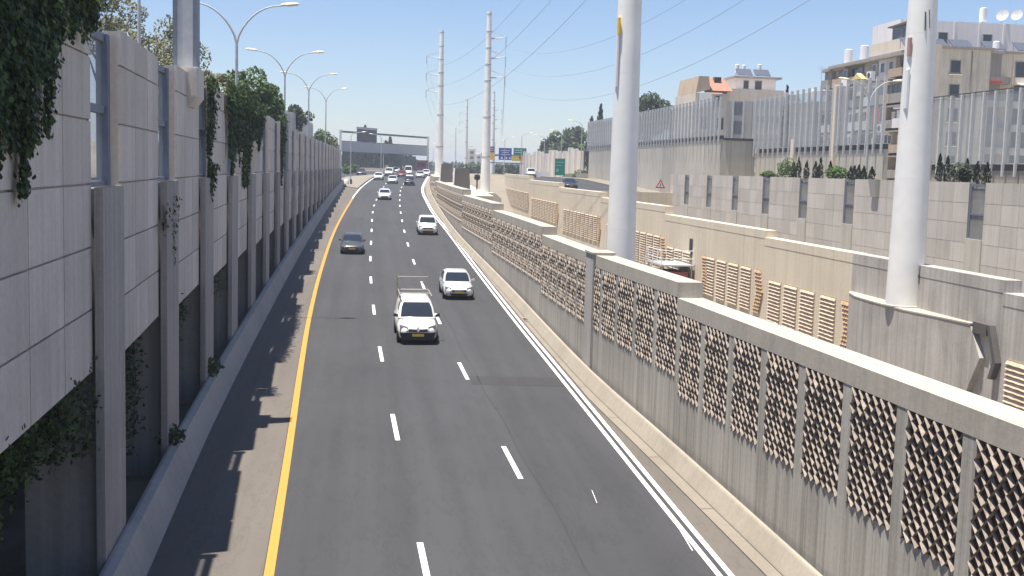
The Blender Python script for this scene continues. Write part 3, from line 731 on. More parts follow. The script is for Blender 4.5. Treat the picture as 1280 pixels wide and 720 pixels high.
for (lab, v) in (('nearest and largest double armed street lamp behind the left wall', 58.8), ('second double armed street lamp behind the left wall, in front of the glass screen', 92.5), ('third double armed street lamp behind the left wall', 126), ('farthest double armed street lamp behind the left wall, near its end', 166)):
    lamp_post(lab, UW(v)-.75, v, zl(v), 17.25+.027*(v-59)-zl(v), (-1,1), 2.15, 1.9, LG)
lamp_post('double armed street lamp in front of the noise barrier, left of the right hand pole', 40.6, 90.5, 9.25, 8.3, (-1,1), 1.9, 1.7, 'street lamps of the upper road')
UG = 'street lamps of the upper road'
for (lab, u, v, s, h) in (('lamp whose head shows against the sky between the blue and green overhead signs', 34.2, 252, 1, 9.3), ('lamp left of the blue overhead sign', 34.5, 285, 1, 9.2), ('lamp just left of the red and yellow overhead sign', 36.0, 320, 1, 9.2),
        ('lamp beside the green roadside panel', 40.6, 238, -1, 9.6), ('lamp right of the green roadside panel, in front of the ribbed wall', 38.2, 203, -1, 10.2), ('lamp standing just left of the green roadside panel, thin and far', 40.8, 262, -1, 9.2)):
    lamp_post('single armed '+lab, u, v, zu(v), h, (s,), 1.7, .7, UG)
FG = 'street lamps beyond the gantry'
for (lab, u, v, s, h) in (('on the gore pavement left of the gantry sign', -2.2, 214, 1, 9.2), ('seen through the gantry just right of its dark sign board', 6.0, 345, -1, 9.6), ('beyond the gantry in front of the cypress row', 4.0, 262, -1, 9.0), ('near the right end of the gantry', 28.0, 470, -1, 9.5), ('far right of the traffic, beyond the gantry', 25.0, 375, -1, 9.0)):
    lamp_post('single armed street lamp '+lab, u, v, zr(v)-.05, h, (s,), 1.9, .7, FG)
mb = MB(); mb.tube([(-8.3,45,8.6),(-8.25,45,19)], [.08,.05], 8); o = mb.build('thin_mast', M['galv'], smooth=True); props(o, 'thin bare grey mast behind the left wall, left of the square column', 'mast')
t = thing('marker_post', 'brown painted post stub with white trim on top of the left wall', 'post', (-5.75, 22.6, 12.2))
mb = MB(); mb.box(-5.92,-5.6,22.3,22.62,11.8,13.6); mb.build('post_body', plain('brown_paint', (.16,.075,.06), .6), t)
mb = MB(); mb.box(-5.62,-5.56,22.28,22.66,12.5,13.6); mb.build('trim', M['white'], t)

# ------------------------------------------------------------------ overhead gantry, signs
t = thing('gantry', 'steel overhead gantry with plated lower deck and thin upper beam across the far road', 'gantry', (6,285,8))
def gx(q): return (-5.3+22.2*q, 272+34*q)
(gx0, gv0), (gx1, gv1) = gx(0), gx(1)
def beam(mb, q0, q1, z0, z1, w):
    (a, b), (c, d) = gx(q0), gx(q1); mb.hexa(((a,b-w,z0),(c,d-w,z0),(c,d+w,z0),(a,b+w,z0)), ((a,b-w,z1),(c,d-w,z1),(c,d+w,z1),(a,b+w,z1)))
M['gantry'] = plain('gantry_steel', (.19,.20,.22), .6)
mb = MB(); beam(mb, .0, 1.0, 17.0, 17.45, .25); mb.build('upper_beam', M['gantry'], t)
mb = MB(); beam(mb, .0, 1.0, 12.7, 15.0, .5)
for k in range(34): beam(mb, .02+k/35, .028+k/35, 12.75, 14.95, .56)
mb.build('deck_girder', plain('deck_plate', (.50,.50,.50), .6), t)
for k, zz in enumerate((12.55, 15.01)): mb = MB(); beam(mb, 0, 1, zz, zz+.14, .62); mb.build('girder_rail', M['gantry'], t)
for q in (0.005, .995):
    mb = MB(); (a, b) = gx(q); mb.box(a-.28,a+.28,b-.9,b-.62,7.6,17.6); mb.build('leg', M['pole'], t)
mb = MB(); beam(mb, .17, .385, 15.2, 18.1, .3); mb.build('sign_board', plain('sign_back', (.09,.095,.11), .6), t)
mb = MB(); beam(mb, .165, .39, 18.101, 18.6, .34); mb.build('sign_trim', M['galv'], t)
t = thing('sign_gantry', 'far overhead gantry carrying blue, green and yellow direction signs', 'gantry', (40,322,8.2))
mb = MB(); mb.box(32.5,49.5,321.8,322.2,13.2,13.7); mb.box(32.5,49.5,321.9,322.1,11.2,11.5); mb.build('beam', M['gantry'], t)
for x in (32.6, 49.2): mb = MB(); mb.box(x-.2,x+.2,321.8,322.2,8,14); mb.build('leg', M['gantry'], t)
def signface(x0, x1, z0, z1, mat, marks=()):
    mb = MB(); mb.box(x0,x1,321.5,321.62,z0,z1); s = mb.build('sign_panel', mat, t)
    if marks:
        mb = MB()
        for (a, b, c, d) in marks: mb.box(a,b,321.46,321.498,c,d)
        mb.build('lettering', M['white'], s)
signface(37.3,38.6+2.3,12.2,15.5,M['blue'],[(37.9,38.4,12.5,13.0),(39.2,39.7,12.5,13.0),(40.2,40.6,12.5,13.0),(37.9,40.4,14.7,14.85),(38.2,40.1,14.2,14.35),(37.9,40.4,13.6,13.75)])
signface(41.4,45.0,13.5,15.6,M['green'],[(41.8,43.6,14.9,15.05),(41.8,43.4,14.3,14.45),(44.2,44.7,14.3,14.8)])
mb = MB(); mb.box(41.0,45.2,321.49,321.62,12.0,13.49); s = mb.build('sign_panel', M['yellow'], t); mb = MB(); mb.box(43.0,43.5,321.45,321.489,12.8,13.3); mb.box(43.15,43.35,321.45,321.489,12.3,12.79); mb.build('lettering', M['black'], s)
signface(34.3,36.0,14.2,15.8,plain('purple_sign', (.13,.06,.16), .5),[(34.5,35.8,15.2,15.35),(34.5,35.8,14.7,14.85)])
signface(34.2,36.1,12.1,14.19,M['yellow'])
t = thing('direction_sign', 'tall green roadside sign panel on posts by the upper road', 'sign', (38.1,225,8))
mb = MB(); mb.box(37.2,39.2,224.9,225.0,8.75,12.0); s = mb.build('sign_panel', M['green'], t)
mb = MB(); mb.box(37.4,38.9,224.87,224.899,11.2,11.32); mb.box(37.4,38.6,224.87,224.899,10.6,10.72); mb.box(37.5,37.9,224.87,224.899,9.4,10.0); mb.build('lettering', plain('pale_green_letters', (.25,.5,.42), .5), s)
for x in (37.4, 39.0): mb = MB(); mb.tube([(x,225.1,7.9),(x,225.1,11.9)], .07, 6); mb.build('post', M['galv'], t)
t = thing('warning_sign', 'red bordered triangular warning sign on a thin post by the end of the tiled wall', 'sign', (37.4,144,6.9))
mb = MB(); mb.tube([(37.4,144,6.9),(37.4,144,8.6)], .035, 6); mb.build('post', M['galv'], t)
tri = lambda r, y: [(37.4-r*.87, y, 8.15-r*.5), (37.4+r*.87, y, 8.15-r*.5), (37.4, y, 8.15+r)]
mb = MB(); mb.prism(tri(.75, 143.92), (0,.03,0)); s = mb.build('border', M['red'], t)
mb = MB(); mb.prism(tri(.48, 143.90), (0,.015,0)); mb.build('sign_face', M['white'], s)
mb = MB(); mb.box(37.36,37.44,143.88,143.898,8.0,8.4); mb.box(37.36,37.44,143.88,143.898,7.9,7.95); mb.build('symbol', M['black'], s)

def slab(label, u, v, z0, w, h, lean):
    t = thing('dark_screen', label, 'screen', (u, v, z0), 'dark screens beside the lattice wall')
    mb = MB(); mb.prism([(u-w/2,v,z0),(u+w/2,v,z0),(u+w/2-lean*.5,v+.3,z0+h),(u-w/2+lean*.5,v+.3,z0+h)], (0,.35,0)); mb.build('slab', M['dark_slab'], t)
    mb = MB(); mb.prism([(u-w/2-.16,v-.04,z0),(u-w/2-.002,v-.04,z0),(u-w/2-.002+lean*.5,v+.26,z0+h),(u-w/2-.16+lean*.5,v+.26,z0+h)], (0,.42,0)); mb.build('edge_strip', M['white_render'], t)
slab('nearer tapered dark grey screen with a pale left edge behind the lattice wall', 11.3, 133, 7.08, 1.9, 2.5, .25)
slab('farther dark grey screen behind the lattice wall, close to the gantry side pole', 11.6, 162, 7.55, 1.8, 2.6, .25)
t = thing('signal_post', 'small post with dark round head behind lattice wall, left of the tall distant pole', 'signal', (13.3, 136, 7.1))
mb = MB(); mb.tube([(13.3,136,7.0),(13.3,136,8.3)], .09, 8); mb.build('post', M['dark_slab'], t)
mb = MB(); mb.lathe((13.3,136,8.2), [(.1,0),(.32,.15),(.36,.4),(.3,.65),(.1,.75)], 12); mb.build('signal_head', M['black'], t, True)
t = thing('bollard_marker', 'small white marker at the end of the left barrier with a dark reflector', 'marker', (UW(206)+.6,206,6))
mb = MB(); mb.lathe((UW(206)+.9,205.6,zr(206)+.05), [(.42,0),(.42,.7),(.25,.95)], 12); mb.build('drum', M['white'], t, True)
mb = MB(); mb.box(UW(206)+1.5,UW(206)+1.9,205.4,205.6,zr(206),zr(206)+.95); mb.build('reflector', M['dark_slab'], t)
t = thing('drain_grate', 'rusty iron drain grate in the right road shoulder beside the white lines', 'drain', (8.5,59.5,zr(59.5)))
mb = MB(); q = zr(59.5)+.012
mb.box(8.45,8.95,58.9,59.05,q,q+.03); mb.box(8.45,8.95,60.0,60.15,q+.03,q+.06); mb.build('frame', M['galv'], t)
mb = MB()
for k in range(6): mb.box(8.45,8.95,59.1+.15*k,59.17+.15*k,q,q+.03)
mb.build('bars', plain('rusty_iron', (.16,.12,.09), .8), t)

# ------------------------------------------------------------------ vehicles
def superpt(w, h0, h1, n=5):
    """half outline of a body cross-section from bottom centre to top centre"""
    return [(0,h0),(w*.82,h0),(w*.97,h0+(h1-h0)*.16),(w,h0+(h1-h0)*.5),(w*.975,h0+(h1-h0)*.78),(w*.86,h1-(h1-h0)*.03),(w*.45,h1+.015),(0,h1+.03)]
def loft(mb, stations):
    """stations: (y, halfwidth, zbottom, ztop)"""
    rows = []
    for (y, w, z0, z1) in stations:
        half = superpt(w, z0, z1); full = [(x, y, z) for x, z in half] + [(-x, y, z) for x, z in reversed(half[1:-1])]
        rows.append(full)
    n = len(rows[0]); base = len(mb.v)
    for r in rows: mb.v += r
    for i in range(len(rows)-1):
        for k in range(n):
            q = (k+1) % n; mb.f.append((base+i*n+k, base+i*n+q, base+(i+1)*n+q, base+(i+1)*n+k)); mb.t.append(.5)
    mb.f.append(tuple(base+k for k in range(n))); mb.f.append(tuple(base+(len(rows)-1)*n+k for k in range(n-1,-1,-1))); mb.t += [.5]*2
def ringpts(yf, yr, w, z):
    """rounded plan ring of the cabin, front first"""
    c = .10; return [(w-c*1.2,yf,z),(w,yf-c*2.2,z),(w,yr+c*2,z),(w-c,yr,z),(-(w-c),yr,z),(-w,yr+c*2,z),(-w,yf-c*2.2,z),(-(w-c*1.2),yf,z)]
def make_car(label, cat, paint, Lc=4.4, Wc=1.78, H=1.46, belt=.92, hood=.86, ws=(.95,.18), rear=(-1.75,-1.1), nose=.62, name='car', group='cars driving on the road', glass=True, lower=None, rack=False, plate=True, emblem=False, sidewin=True):
    t = thing(name, label, cat, (0,0,0), group)
    hw = Wc/2; f = Lc/2; mb = MB()
    loft(mb, [(f, hw*.62, .34, nose-.06), (f-.06, hw*.80, .25, nose+.02), (f-.22, hw*.93, .22, nose+.09), (f-.55, hw*.985, .21, hood-.06), (ws[0]+.05, hw, .2, hood+.02), (ws[0]-.5, hw, .2, belt), (0, hw, .2, belt+.02), (rear[0]+.5, hw, .21, belt+.03), (rear[0]-.05, hw*.98, .24, belt+.02), (-f+.1, hw*.90, .30, belt-.06), (-f, hw*.72, .38, belt-.16)])
    body = mb.build('body', M[paint], t, True, 40, True)
    # cabin shell
    rings = [ringpts(ws[0]+.06, rear[0]-.06, hw*.93, belt-.03), ringpts((ws[0]*.45+ws[1]*.55), (rear[0]*.5+rear[1]*.5), hw*.86, (belt+H)/2+.04), ringpts(ws[1]+.02, rear[1]-.02, hw*.74, H-.06), ringpts(ws[1]-.14, rear[1]+.14, hw*.62, H-.005)]
    mb = MB(); base = len(mb.v); n = 8
    for r in rings: mb.v += r
    for i in range(3):
        for k in range(n):
            q = (k+1) % n; mb.f.append((base+i*n+k, base+(i+1)*n+k, base+(i+1)*n+q, base+i*n+q)); mb.t.append(.5)
    mb.f.append(tuple(base+3*n+k for k in range(n-1,-1,-1))); mb.t.append(.5)
    mb.build('cabin', M[paint], t, True, 50, True)
    def face(k, s0, s1, lo, hi, off, nm, mat=M['car_glass']):
        """window on cabin side k between rings 0..2, s = along edge, lo/hi share of height"""
        q = (k+1) % 8; g = MB()
        def at(s, h):
            i = 0 if h < 1 else 1; hh = h-i
            a = Vector(rings[i][k]).lerp(Vector(rings[i][q]), s); b = Vector(rings[i+1][k]).lerp(Vector(rings[i+1][q]), s); return a.lerp(b, hh)
        e0 = at(s1,lo)-at(s0,lo); e1 = at(s0,hi)-at(s0,lo); nn = e1.cross(e0).normalized()*off
        c = (at(s0,lo)+at(s1,hi))/2
        if nn.dot(c-Vector((0,(ws[0]+rear[0])/2,c.z))) < 0: nn = -nn
        mids = [lo, 1.0, hi] if lo < 1 < hi else [lo, hi]
        for a, b in zip(mids, mids[1:]): g.quad(at(s0,a)+nn, at(s1,a)+nn, at(s1,b)+nn, at(s0,b)+nn)
        return g.build(nm, mat, t, local=True)
    face(7, -.02, 1.02, .14, 1.84, .008, 'windscreen')
    face(3, .03, .97, .25, 1.75, .008, 'rear_window')
    if sidewin:
        for k in (1, 5):
            a, b = (.03,.47) if k == 1 else (.53,.97); face(k, a, b, .2, 1.72, .008, 'side_window')
            a, b = (.51,.93) if k == 1 else (.07,.49); face(k, a, b, .2, 1.72, .008, 'side_window')
    else:
        for k in (1, 5): a, b = (.02,.33) if k == 1 else (.67,.98); face(k, a, b, .2, 1.72, .008, 'side_window')
    # nose
    fy = lambda x: f-.07-.35*max(0, abs(x)/hw-.55)
    for s in (-1, 1):
        mb = MB(); x0, x1 = s*hw*.50, s*hw*.90
        mb.hexa(((x0,fy(x0)-.16,nose-.13),(x1,fy(x1)-.34,nose-.09),(x1,fy(x1)+.05,nose-.09),(x0,fy(x0)+.085,nose-.13)), ((x0,fy(x0)-.22,nose+.07),(x1,fy(x1)-.42,nose+.14),(x1,fy(x1)-.02,nose+.14),(x0,fy(x0)+.03,nose+.07)))
        mb.build('headlight', M['lamp_glass'], t, local=True)
        mb = MB(); mb.hexa(((s*(hw-.04),ws[0]-.28,belt+.0),(s*(hw+.15),ws[0]-.30,belt+.02),(s*(hw+.15),ws[0]-.18,belt+.02),(s*(hw-.04),ws[0]-.16,belt+.0)), ((s*(hw-.06),ws[0]-.28,belt+.10),(s*(hw+.15),ws[0]-.30,belt+.17),(s*(hw+.15),ws[0]-.2,belt+.17),(s*(hw-.06),ws[0]-.16,belt+.10)))
        mb.build('wing_mirror', M['black'] if lower else M[paint], t, local=True)
        mb = MB(); mb.box(min(s*hw*.62,s*hw*.86), max(s*hw*.62,s*hw*.86), -f+.02, -f+.12, belt-.28, belt-.10); mb.build('tail_light', plain('tail_light_red', (.35,.02,.02), .3) if 'tail_light_red' not in bpy.data.materials else bpy.data.materials['tail_light_red'], t, local=True)
    mb = MB(); mb.hexa(((-hw*.46,f-.10,nose-.15),(hw*.46,f-.10,nose-.15),(hw*.46,f+.015,nose-.15),(-hw*.46,f+.015,nose-.15)), ((-hw*.48,f-.2,nose-.02),(hw*.48,f-.2,nose-.02),(hw*.48,f-.005,nose-.02),(-hw*.48,f-.005,nose-.02)))
    mb.build('grille', M['black'], t, local=True)
    mb = MB()
    if lower:   # unpainted lower bumper
        mb.hexa(((-hw*.90,f-.5,.19),(hw*.90,f-.5,.19),(hw*.74,f+.05,.22),(-hw*.74,f+.05,.22)), ((-hw*1.01,f-.5,.56),(hw*1.01,f-.5,.56),(hw*.84,f+.06,.56),(-hw*.84,f+.06,.56)))
    else:
        mb.hexa(((-hw*.5,f-.1,.26),(hw*.5,f-.1,.26),(hw*.5,f+.008,.26),(-hw*.5,f+.008,.26)), ((-hw*.62,f-.1,.40),(hw*.62,f-.1,.40),(hw*.62,f+.012,.40),(-hw*.62,f+.012,.40)))
        for q in (-1, 1): mb.hexa(tuple((q*a_, b_, .30) for a_, b_ in ((hw*.68,f-.3),(hw*.82,f-.34),(hw*.82,f-.11),(hw*.68,f-.045))), tuple((q*a_, b_, .42) for a_, b_ in ((hw*.68,f-.3),(hw*.86,f-.36),(hw*.86,f-.12),(hw*.68,f-.035))))
    mb.build('bumper', M['black'], t, local=True)
    if plate:
        mb = MB(); mb.box(-.26,.26,f+.062 if lower else f+.016,f+.075 if lower else f+.03,.40,.51) if not lower else mb.box(-.27,.27,f+.062,f+.075,.39,.50)
        mb.build('licence_plate', M['plate'], t, local=True)
    if emblem:
        mb = MB(); mb.prism([(0,f+.03,nose-.17),(.08,f+.03,nose-.03),(0,f+.01,nose+.12),(-.08,f+.03,nose-.03)], (0,.02,0)); mb.build('emblem', M['white'], t, local=True)
    yw = (f-.82, -f+.80)
    for s in (-1, 1):
        for y in yw:
            mb = MB(); r = .315
            mb.lathe((0,0,0), [(r*.62,-.1),(r*.95,-.1),(r,-.07),(r,.07),(r*.95,.1),(r*.62,.1)], 20, 'x'); w = mb.build('wheel', M['tyre'], t, True, 40, True)
            w.location = (s*(hw-.095), y, r)
            mb = MB(); mb.lathe((0,0,0), [(r*.64,-.085),(r*.6,-.06),(r*.2,-.075),(.01,-.075)] if s < 0 else [(.01,.075),(r*.2,.075),(r*.6,.06),(r*.64,.085)], 14, 'x'); k = mb.build('rim', M['rim'], local=True); k.parent = w
            mb = MB(); mb.lathe((s*(hw-.002),y,r+.02), [(r+.07,-.012),(r+.07,.006),(r+.0,.006),(r+.0,-.012)], 22, 'x'); mb.build('wheel_arch', M['black'], t, local=True)
    if rack:
        mb = MB(); x = hw*.80
        for s in (-1, 1):
            mb.tube([(s*x,.35,H+.16),(s*x,-f+.1,H+.16)], .028, 6)
            for y in (.3,-.7,-f+.15): mb.tube([(s*x,y,H-.08),(s*x,y,H+.16)], .024, 6)
            mb.tube([(s*x,-f+.1,H-.3),(s*x,-f+.1,H+.72)], .035, 6); mb.tube([(s*(x+.03),-f-.35,H-.2),(s*(x+.03),-f-.35,H+.78)], .03, 6)
        for (y, z) in ((-.7,H+.16),(-f+.1,H+.16),(-f-.35,H+.42),(-f-.35,H+.72)): mb.tube([(-x,y,z),(x,y,z)], .03, 6)
        mb.build('roof_rack', M['rack'], t, local=True)
    return t
def place(t, u, v, zf=zr, away=False):
    a = math.atan2(YL(v+1)-YL(v-1), 2.0); sl = math.atan2(zf(v+1)-zf(v-1), 2.0)
    t.location = (u, v, zf(v)+.006)
    t.rotation_euler = Euler((sl if away else -sl, 0, -a if away else PI-a), 'XYZ')
CG = 'cars driving on the road'
sedan = dict(Lc=4.5, H=1.45)
hatch = dict(Lc=4.25, Wc=1.77, H=1.48, rear=(-1.9,-1.25), ws=(.85,.1))
suv = dict(Lc=4.45, Wc=1.84, H=1.66, belt=1.05, hood=.98, nose=.74, rear=(-2.0,-1.5), ws=(.85,.25))
vank = dict(Lc=4.2, Wc=1.83, H=1.82, belt=1.10, hood=1.02, nose=.74, rear=(-2.04,-1.95), ws=(1.15,.42), lower=True, sidewin=False)
c = make_car('white delivery van with black bumper, yellow plate and a metal ladder rack on its roof', 'van', 'white_paint', name='delivery_van', rack=True, emblem=True, **vank); place(c, 2.55, 54.3)
c = make_car('silver white hatchback beside the double white line, right of the van', 'car', 'silver_paint', **hatch); place(c, 5.6, 68.6)
c = make_car('white crossover with dark windscreen, second vehicle up the right hand lane', 'car', 'white_paint', **suv); place(c, 6.15, 110.8)
c = make_car('dark grey saloon alone in the left lane beside the yellow line', 'car', 'grey_paint', **sedan); place(c, -.74, 92.6)
c = make_car('white saloon astride the left dashes, in the middle distance', 'car', 'white_paint', **sedan); place(c, 3.1, 165)
FARC = [('white_paint', 'white saloon nearest the pale gore pavement at the far left lane', 3.1, 230, sedan, 'car'),
        ('silver_paint', 'silver saloon in the middle lane behind the astride white saloon', 5.5, 216, sedan, 'car'),
        ('black_paint', 'black off-road car with a white roof rack in the middle of the far traffic', 8.3, 210, suv, 'car'),
        ('white_paint', 'white passenger van at the left of the far queue', 5.7, 255, vank, 'van'),
        ('white_paint', 'distant white saloon between the two white vans', 8.2, 292, sedan, 'car'),
        ('red_paint', 'dark red saloon behind the black off-road car', 8.35, 250, sedan, 'car'),
        ('white_paint', 'tall white van in the centre of the far queue, beside the dark red saloon', 10.2, 264, dict(vank, H=2.15), 'van'),
        ('silver_paint', 'pale saloon with dark bonnet at the right edge of the far traffic', 12.1, 248, sedan, 'car'),
        ('white_paint', 'small white hatchback hugging the right line where the road disappears', 14.2, 264, hatch, 'car'),
        ('grey_paint', 'dark saloon on the side road left of the gore pavement', -.3, 256, sedan, 'car')]
for (p, lab, u, v, kw, cat) in FARC:
    c = make_car(lab, cat, p, name='delivery_van' if cat == 'van' else 'car', **kw); place(c, u, v)
    if 'white roof' in lab:
        mb = MB(); mb.hexa(((-.62,-1.5,1.66),(.62,-1.5,1.66),(.62,.2,1.66),(-.62,.2,1.66)), ((-.58,-1.4,1.80),(.58,-1.4,1.80),(.58,.1,1.80),(-.58,.1,1.80))); mb.build('roof_box', M['white'], c, local=True)
# red lorry
t = thing('lorry', 'dark red lorry with a high load body at the back of the far traffic', 'truck', (0,0,0), CG)
mb = MB(); mb.hexa(((-1.2,1.6,.7),(1.2,1.6,.7),(1.2,3.6,.7),(-1.2,3.6,.7)), ((-1.1,1.6,3.0),(1.1,1.6,3.0),(1.1,3.35,3.0),(-1.1,3.35,3.0))); mb.build('cab', M['red_paint'], t, local=True)
mb = MB(); mb.quad((-1.05,3.545,1.75),(1.05,3.545,1.75),(1.0,3.40,2.75),(-1.0,3.40,2.75)); mb.build('windscreen', M['car_glass'], t, local=True)
mb = MB(); mb.box(-1.25,1.25,-4,1.4,1.1,3.3); mb.build('load_body', plain('rusty_load', (.22,.08,.06), .8), t, local=True)
mb = MB(); mb.box(-1.2,1.2,3.61,3.75,.45,.85); mb.build('bumper', M['black'], t, local=True)
for s in (-1, 1):
    for y in (2.6,-2.4):
        mb = MB(); mb.lathe((s*1.05,y,.5), [(.3,-.14),(.5,-.14),(.5,.14),(.3,.14)], 16, 'x'); mb.build('wheel', M['tyre'], t, True, 40, True)
place(t, 14.6, 290)
c = make_car('dark car with pale roof on the upper road above the sand coloured wall', 'car', 'black_paint', group='vehicles on the upper road', **sedan); place(c, 28.2, 158, zu)
c = make_car('white tractor like van by the barriers under the overhead signs', 'van', 'white_paint', name='delivery_van', group='vehicles on the upper road', **vank); place(c, 33.5, 232, zu)
mb = MB()
for k in range(4): mb.box(35.0+.95*k,35.9+.95*k,239.5,240.3,zu(240),zu(240)+1.1)
o = mb.build('water_barrier', M['white']); props(o, 'row of white plastic barrier blocks beside the white van on the upper road', 'barrier')

# ------------------------------------------------------------------ vegetation
def leaves(mb, centre, rad3, n, size, rr, shell=.55, flat=0):
    cx, cy, cz = centre
    for _ in range(n):
        while True:
            p = Vector((rr.uniform(-1,1), rr.uniform(-1,1), rr.uniform(-1,1)))
            if p.length < 1: break
        p = p.normalized()*(p.length**shell)
        c = Vector((cx+p.x*rad3[0], cy+p.y*rad3[1], cz+p.z*rad3[2]))
        a = Vector((rr.gauss(0,1), rr.gauss(0,1), rr.gauss(0,1))).normalized(); b = a.orthogonal().normalized()
        s = size*rr.uniform(.6,1.4); mb.tint = rr.random()
        mb.quad(c-a*s, c+b*s*.55, c+a*s, c-b*s*.55)
def tree(label, u, v, z0, h, r, mat, n=2200, size=.22, clumps=14, sparse=1., group=None, seed=1, name='tree', trunk=.18):
    rr = random.Random(seed); t = thing(name, label, 'tree', (u,v,z0), group)
    mb = MB(); top = z0+h*.62
    mb.tube([(u,v,z0-.2),(u+.1*r,v,z0+h*.3),(u+.05*r,v,top)], [trunk,trunk*.75,trunk*.35], 8)
    cl = []
    for k in range(clumps):
        a = rr.uniform(0,2*PI); q = rr.random()**.6; hh = rr.uniform(-.85,.95)
        e = math.sqrt(max(.08, 1-hh*hh))
        c = (u+math.cos(a)*q*r*.85*e, v+math.sin(a)*q*r*.85*e, z0+h-r*1.05+hh*r*.85); cl.append(c)
        if k < 8: mb.tube([(u+.05*r,v,z0+h*.35+.03*k*h),(u*.5+c[0]*.5,v*.5+c[1]*.5,(z0+h*.5+c[2])/2),c], [trunk*.4,trunk*.25,trunk*.1], 5)
    mb.build('trunk', M['bark'], t, True)
    mb = MB()
    for c in cl:
        s = r*rr.uniform(.25,.5)/ (1 if sparse > .8 else 1.15); leaves(mb, c, (s,s,s*.75), int(n/clumps*rr.uniform(.7,1.3)), size, rr)
    mb.build('crown', mat, t); return t
def cypress(label, u, v, z0, h, r, group=None, seed=1, n=700, size=.22):
    rr = random.Random(seed); t = thing('cypress_tree', label, 'cypress', (u,v,z0), group)
    mb = MB(); mb.tube([(u,v,z0-.2),(u,v,z0+h*.6)], [max(.04,r*.16),.03], 6); mb.build('trunk', M['bark'], t)
    mb = MB()
    for _ in range(n):
        q = rr.random()**.85; hh = .06+q*.94; w = r*min(1, (1-hh)*2.2+.06)*min(1, hh*6)*rr.uniform(.75,1.08)
        a = rr.uniform(0,2*PI); rad__ = w*math.sqrt(rr.uniform(.25,1))
        c = Vector((u+math.cos(a)*rad__, v+math.sin(a)*rad__, z0+hh*h)); d = Vector((math.cos(a)*.35+rr.gauss(0,.2), math.sin(a)*.35+rr.gauss(0,.2), 1)).normalized(); b = d.cross(Vector((rr.gauss(0,1), rr.gauss(0,1), .1))).normalized()
        s = size*rr.uniform(.6,1.5); mb.tint = rr.random(); mb.quad(c-d*s, c+b*s*.4, c+d*s, c-b*s*.4)
    mb.build('crown', M['cypress'], t); return t
def shrub(label, u, v, z0, r, h, mat, n=500, size=.13, group=None, seed=1):
    rr = random.Random(seed); t = thing('shrub', label, 'shrub', (u,v,z0), group)
    mb = MB()
    for k in range(5): a = k*1.3; mb.tube([(u,v,z0-.05),(u+math.cos(a)*r*.6,v+math.sin(a)*r*.6,z0+h*.7)], [.03,.01], 5)
    mb.build('stem', M['bark'], t)
    mb = MB()
    for k in range(6):
        leaves(mb, (u+rr.uniform(-.5,.5)*r, v+rr.uniform(-.5,.5)*r, z0+h*rr.uniform(.35,.75)), (r*.55,r*.55,h*.35), n//6, size, rr)
    mb.build('foliage', mat, t); return t
tree('tall dry olive tree behind the left wall, cut by the top photo edge', -12.9, 60, 8.6, 10.2, 2.3, M['olive'], 4200, .085, 16, .6, seed=3)
tree('wide dry feathery tree behind the left wall, left of the square steel column', -10.2, 60, 8.6, 8.4, 3.1, M['olive'], 8500, .085, 26, .6, seed=5)
tree('small dry tree right behind the square steel column', -8.0, 61, 8.6, 6.0, 1.5, M['olive'], 2200, .085, 10, .6, seed=6)
tree('round bright green tree behind the ivy and the first double lamp', -8.0, 84, 9.3, 6.9, 2.5, M['tree'], 4200, .17, 18, seed=8)
tree('dull green tree above the far glass screen, left of the third double lamp', -11.8, 152, 11.2, 5.6, 1.8, M['dark_tree'], 1600, .2, 12, seed=9)
tree('darker tree above the far glass screen between the third and last double lamps', -9.0, 158, 11.3, 6.2, 2.0, M['dark_tree'], 1800, .2, 12, seed=10)
shrub('yellow green bush above the far end of the left wall', -7.0, 196, 11.6, 2.0, 4.0, M['tree'], 900, .22, seed=12)
shrub('olive bush at the far end of the glass screen', -5.2, 203, 10.5, 1.6, 4.0, M['olive'], 700, .22, seed=13)
cypress('small dark cypress peeping over the left wall before the green tree', -8.55, 69, 8.9, 5.2, .42, seed=14, n=500, size=.13)
rr = random.Random(21)
XS = [431,436,441,447,452,455,461,466,471,476,481,486,490,495,500,506,511,516]
TY = [190,186,184,180,178,160,184,180,186,188,178,172,184,192,188,194,193,196]
ordn = ['leftmost','second from the left','third from the left','fourth from the left','fifth from the left','tallest','seventh from the left','eighth from the left','ninth from the left','tenth from the left','middle slim','slim tall','thirteenth from the left','sixth from the right','fifth from the right','fourth from the right','third from the right','rightmost']
cypos = []
for k, (x, y) in enumerate(zip(XS, TY)):
    v = 392 + (k*17 % 40) + (60 if k > 13 else 0); u = (x-453)/1450*v; zt = 9.6+(207-y)/1450*v; cypos.append((u, v, zt-8, rr.uniform(1.5,2.2) if k not in (5,11) else 1.3))
CY = 'dark cypresses beyond the gantry'
for k, (u, v, h, r) in enumerate(cypos):
    cypress('dark cypress in the row beyond the gantry, the %s one' % ordn[k], u, v, 7.9, h, r, CY, 100+k, 420, .8)
for k, (x, v, lab) in enumerate(((433, 262, 'leftmost low green shrub at the back of the side road'), (441, 270, 'rounded green shrub between the gantry leg and its lamp'), (485, 400, 'pale green shrub at the foot of the cypress row'), (499, 420, 'low olive shrub at the right foot of the cypress row'))):
    shrub(lab, (x-453)/1450*v, v, zr(v)-.05, 1.6, 2.0, M['tree'] if k < 2 else M['olive'], 500, .3, seed=30+k)
mb = MB(); mb.hexa(((-26,345,8.0),(10,385,8.0),(10,385.5,8.0),(-26,345.5,8.0)), ((-26,345,8.9),(10,385,8.9),(10,385.5,8.9),(-26,345.5,8.9))); o = mb.build('low_wall', M['tan2']); props(o, 'low pale wall behind the side road, in front of the cypress row', 'wall')
tree('big dark green tree behind the long glass barrier, right of the massive pole', 50.6, 205, 9.2, 15.6, 4.6, M['dark_tree'], 3200, .34, 18, seed=41, trunk=.3)
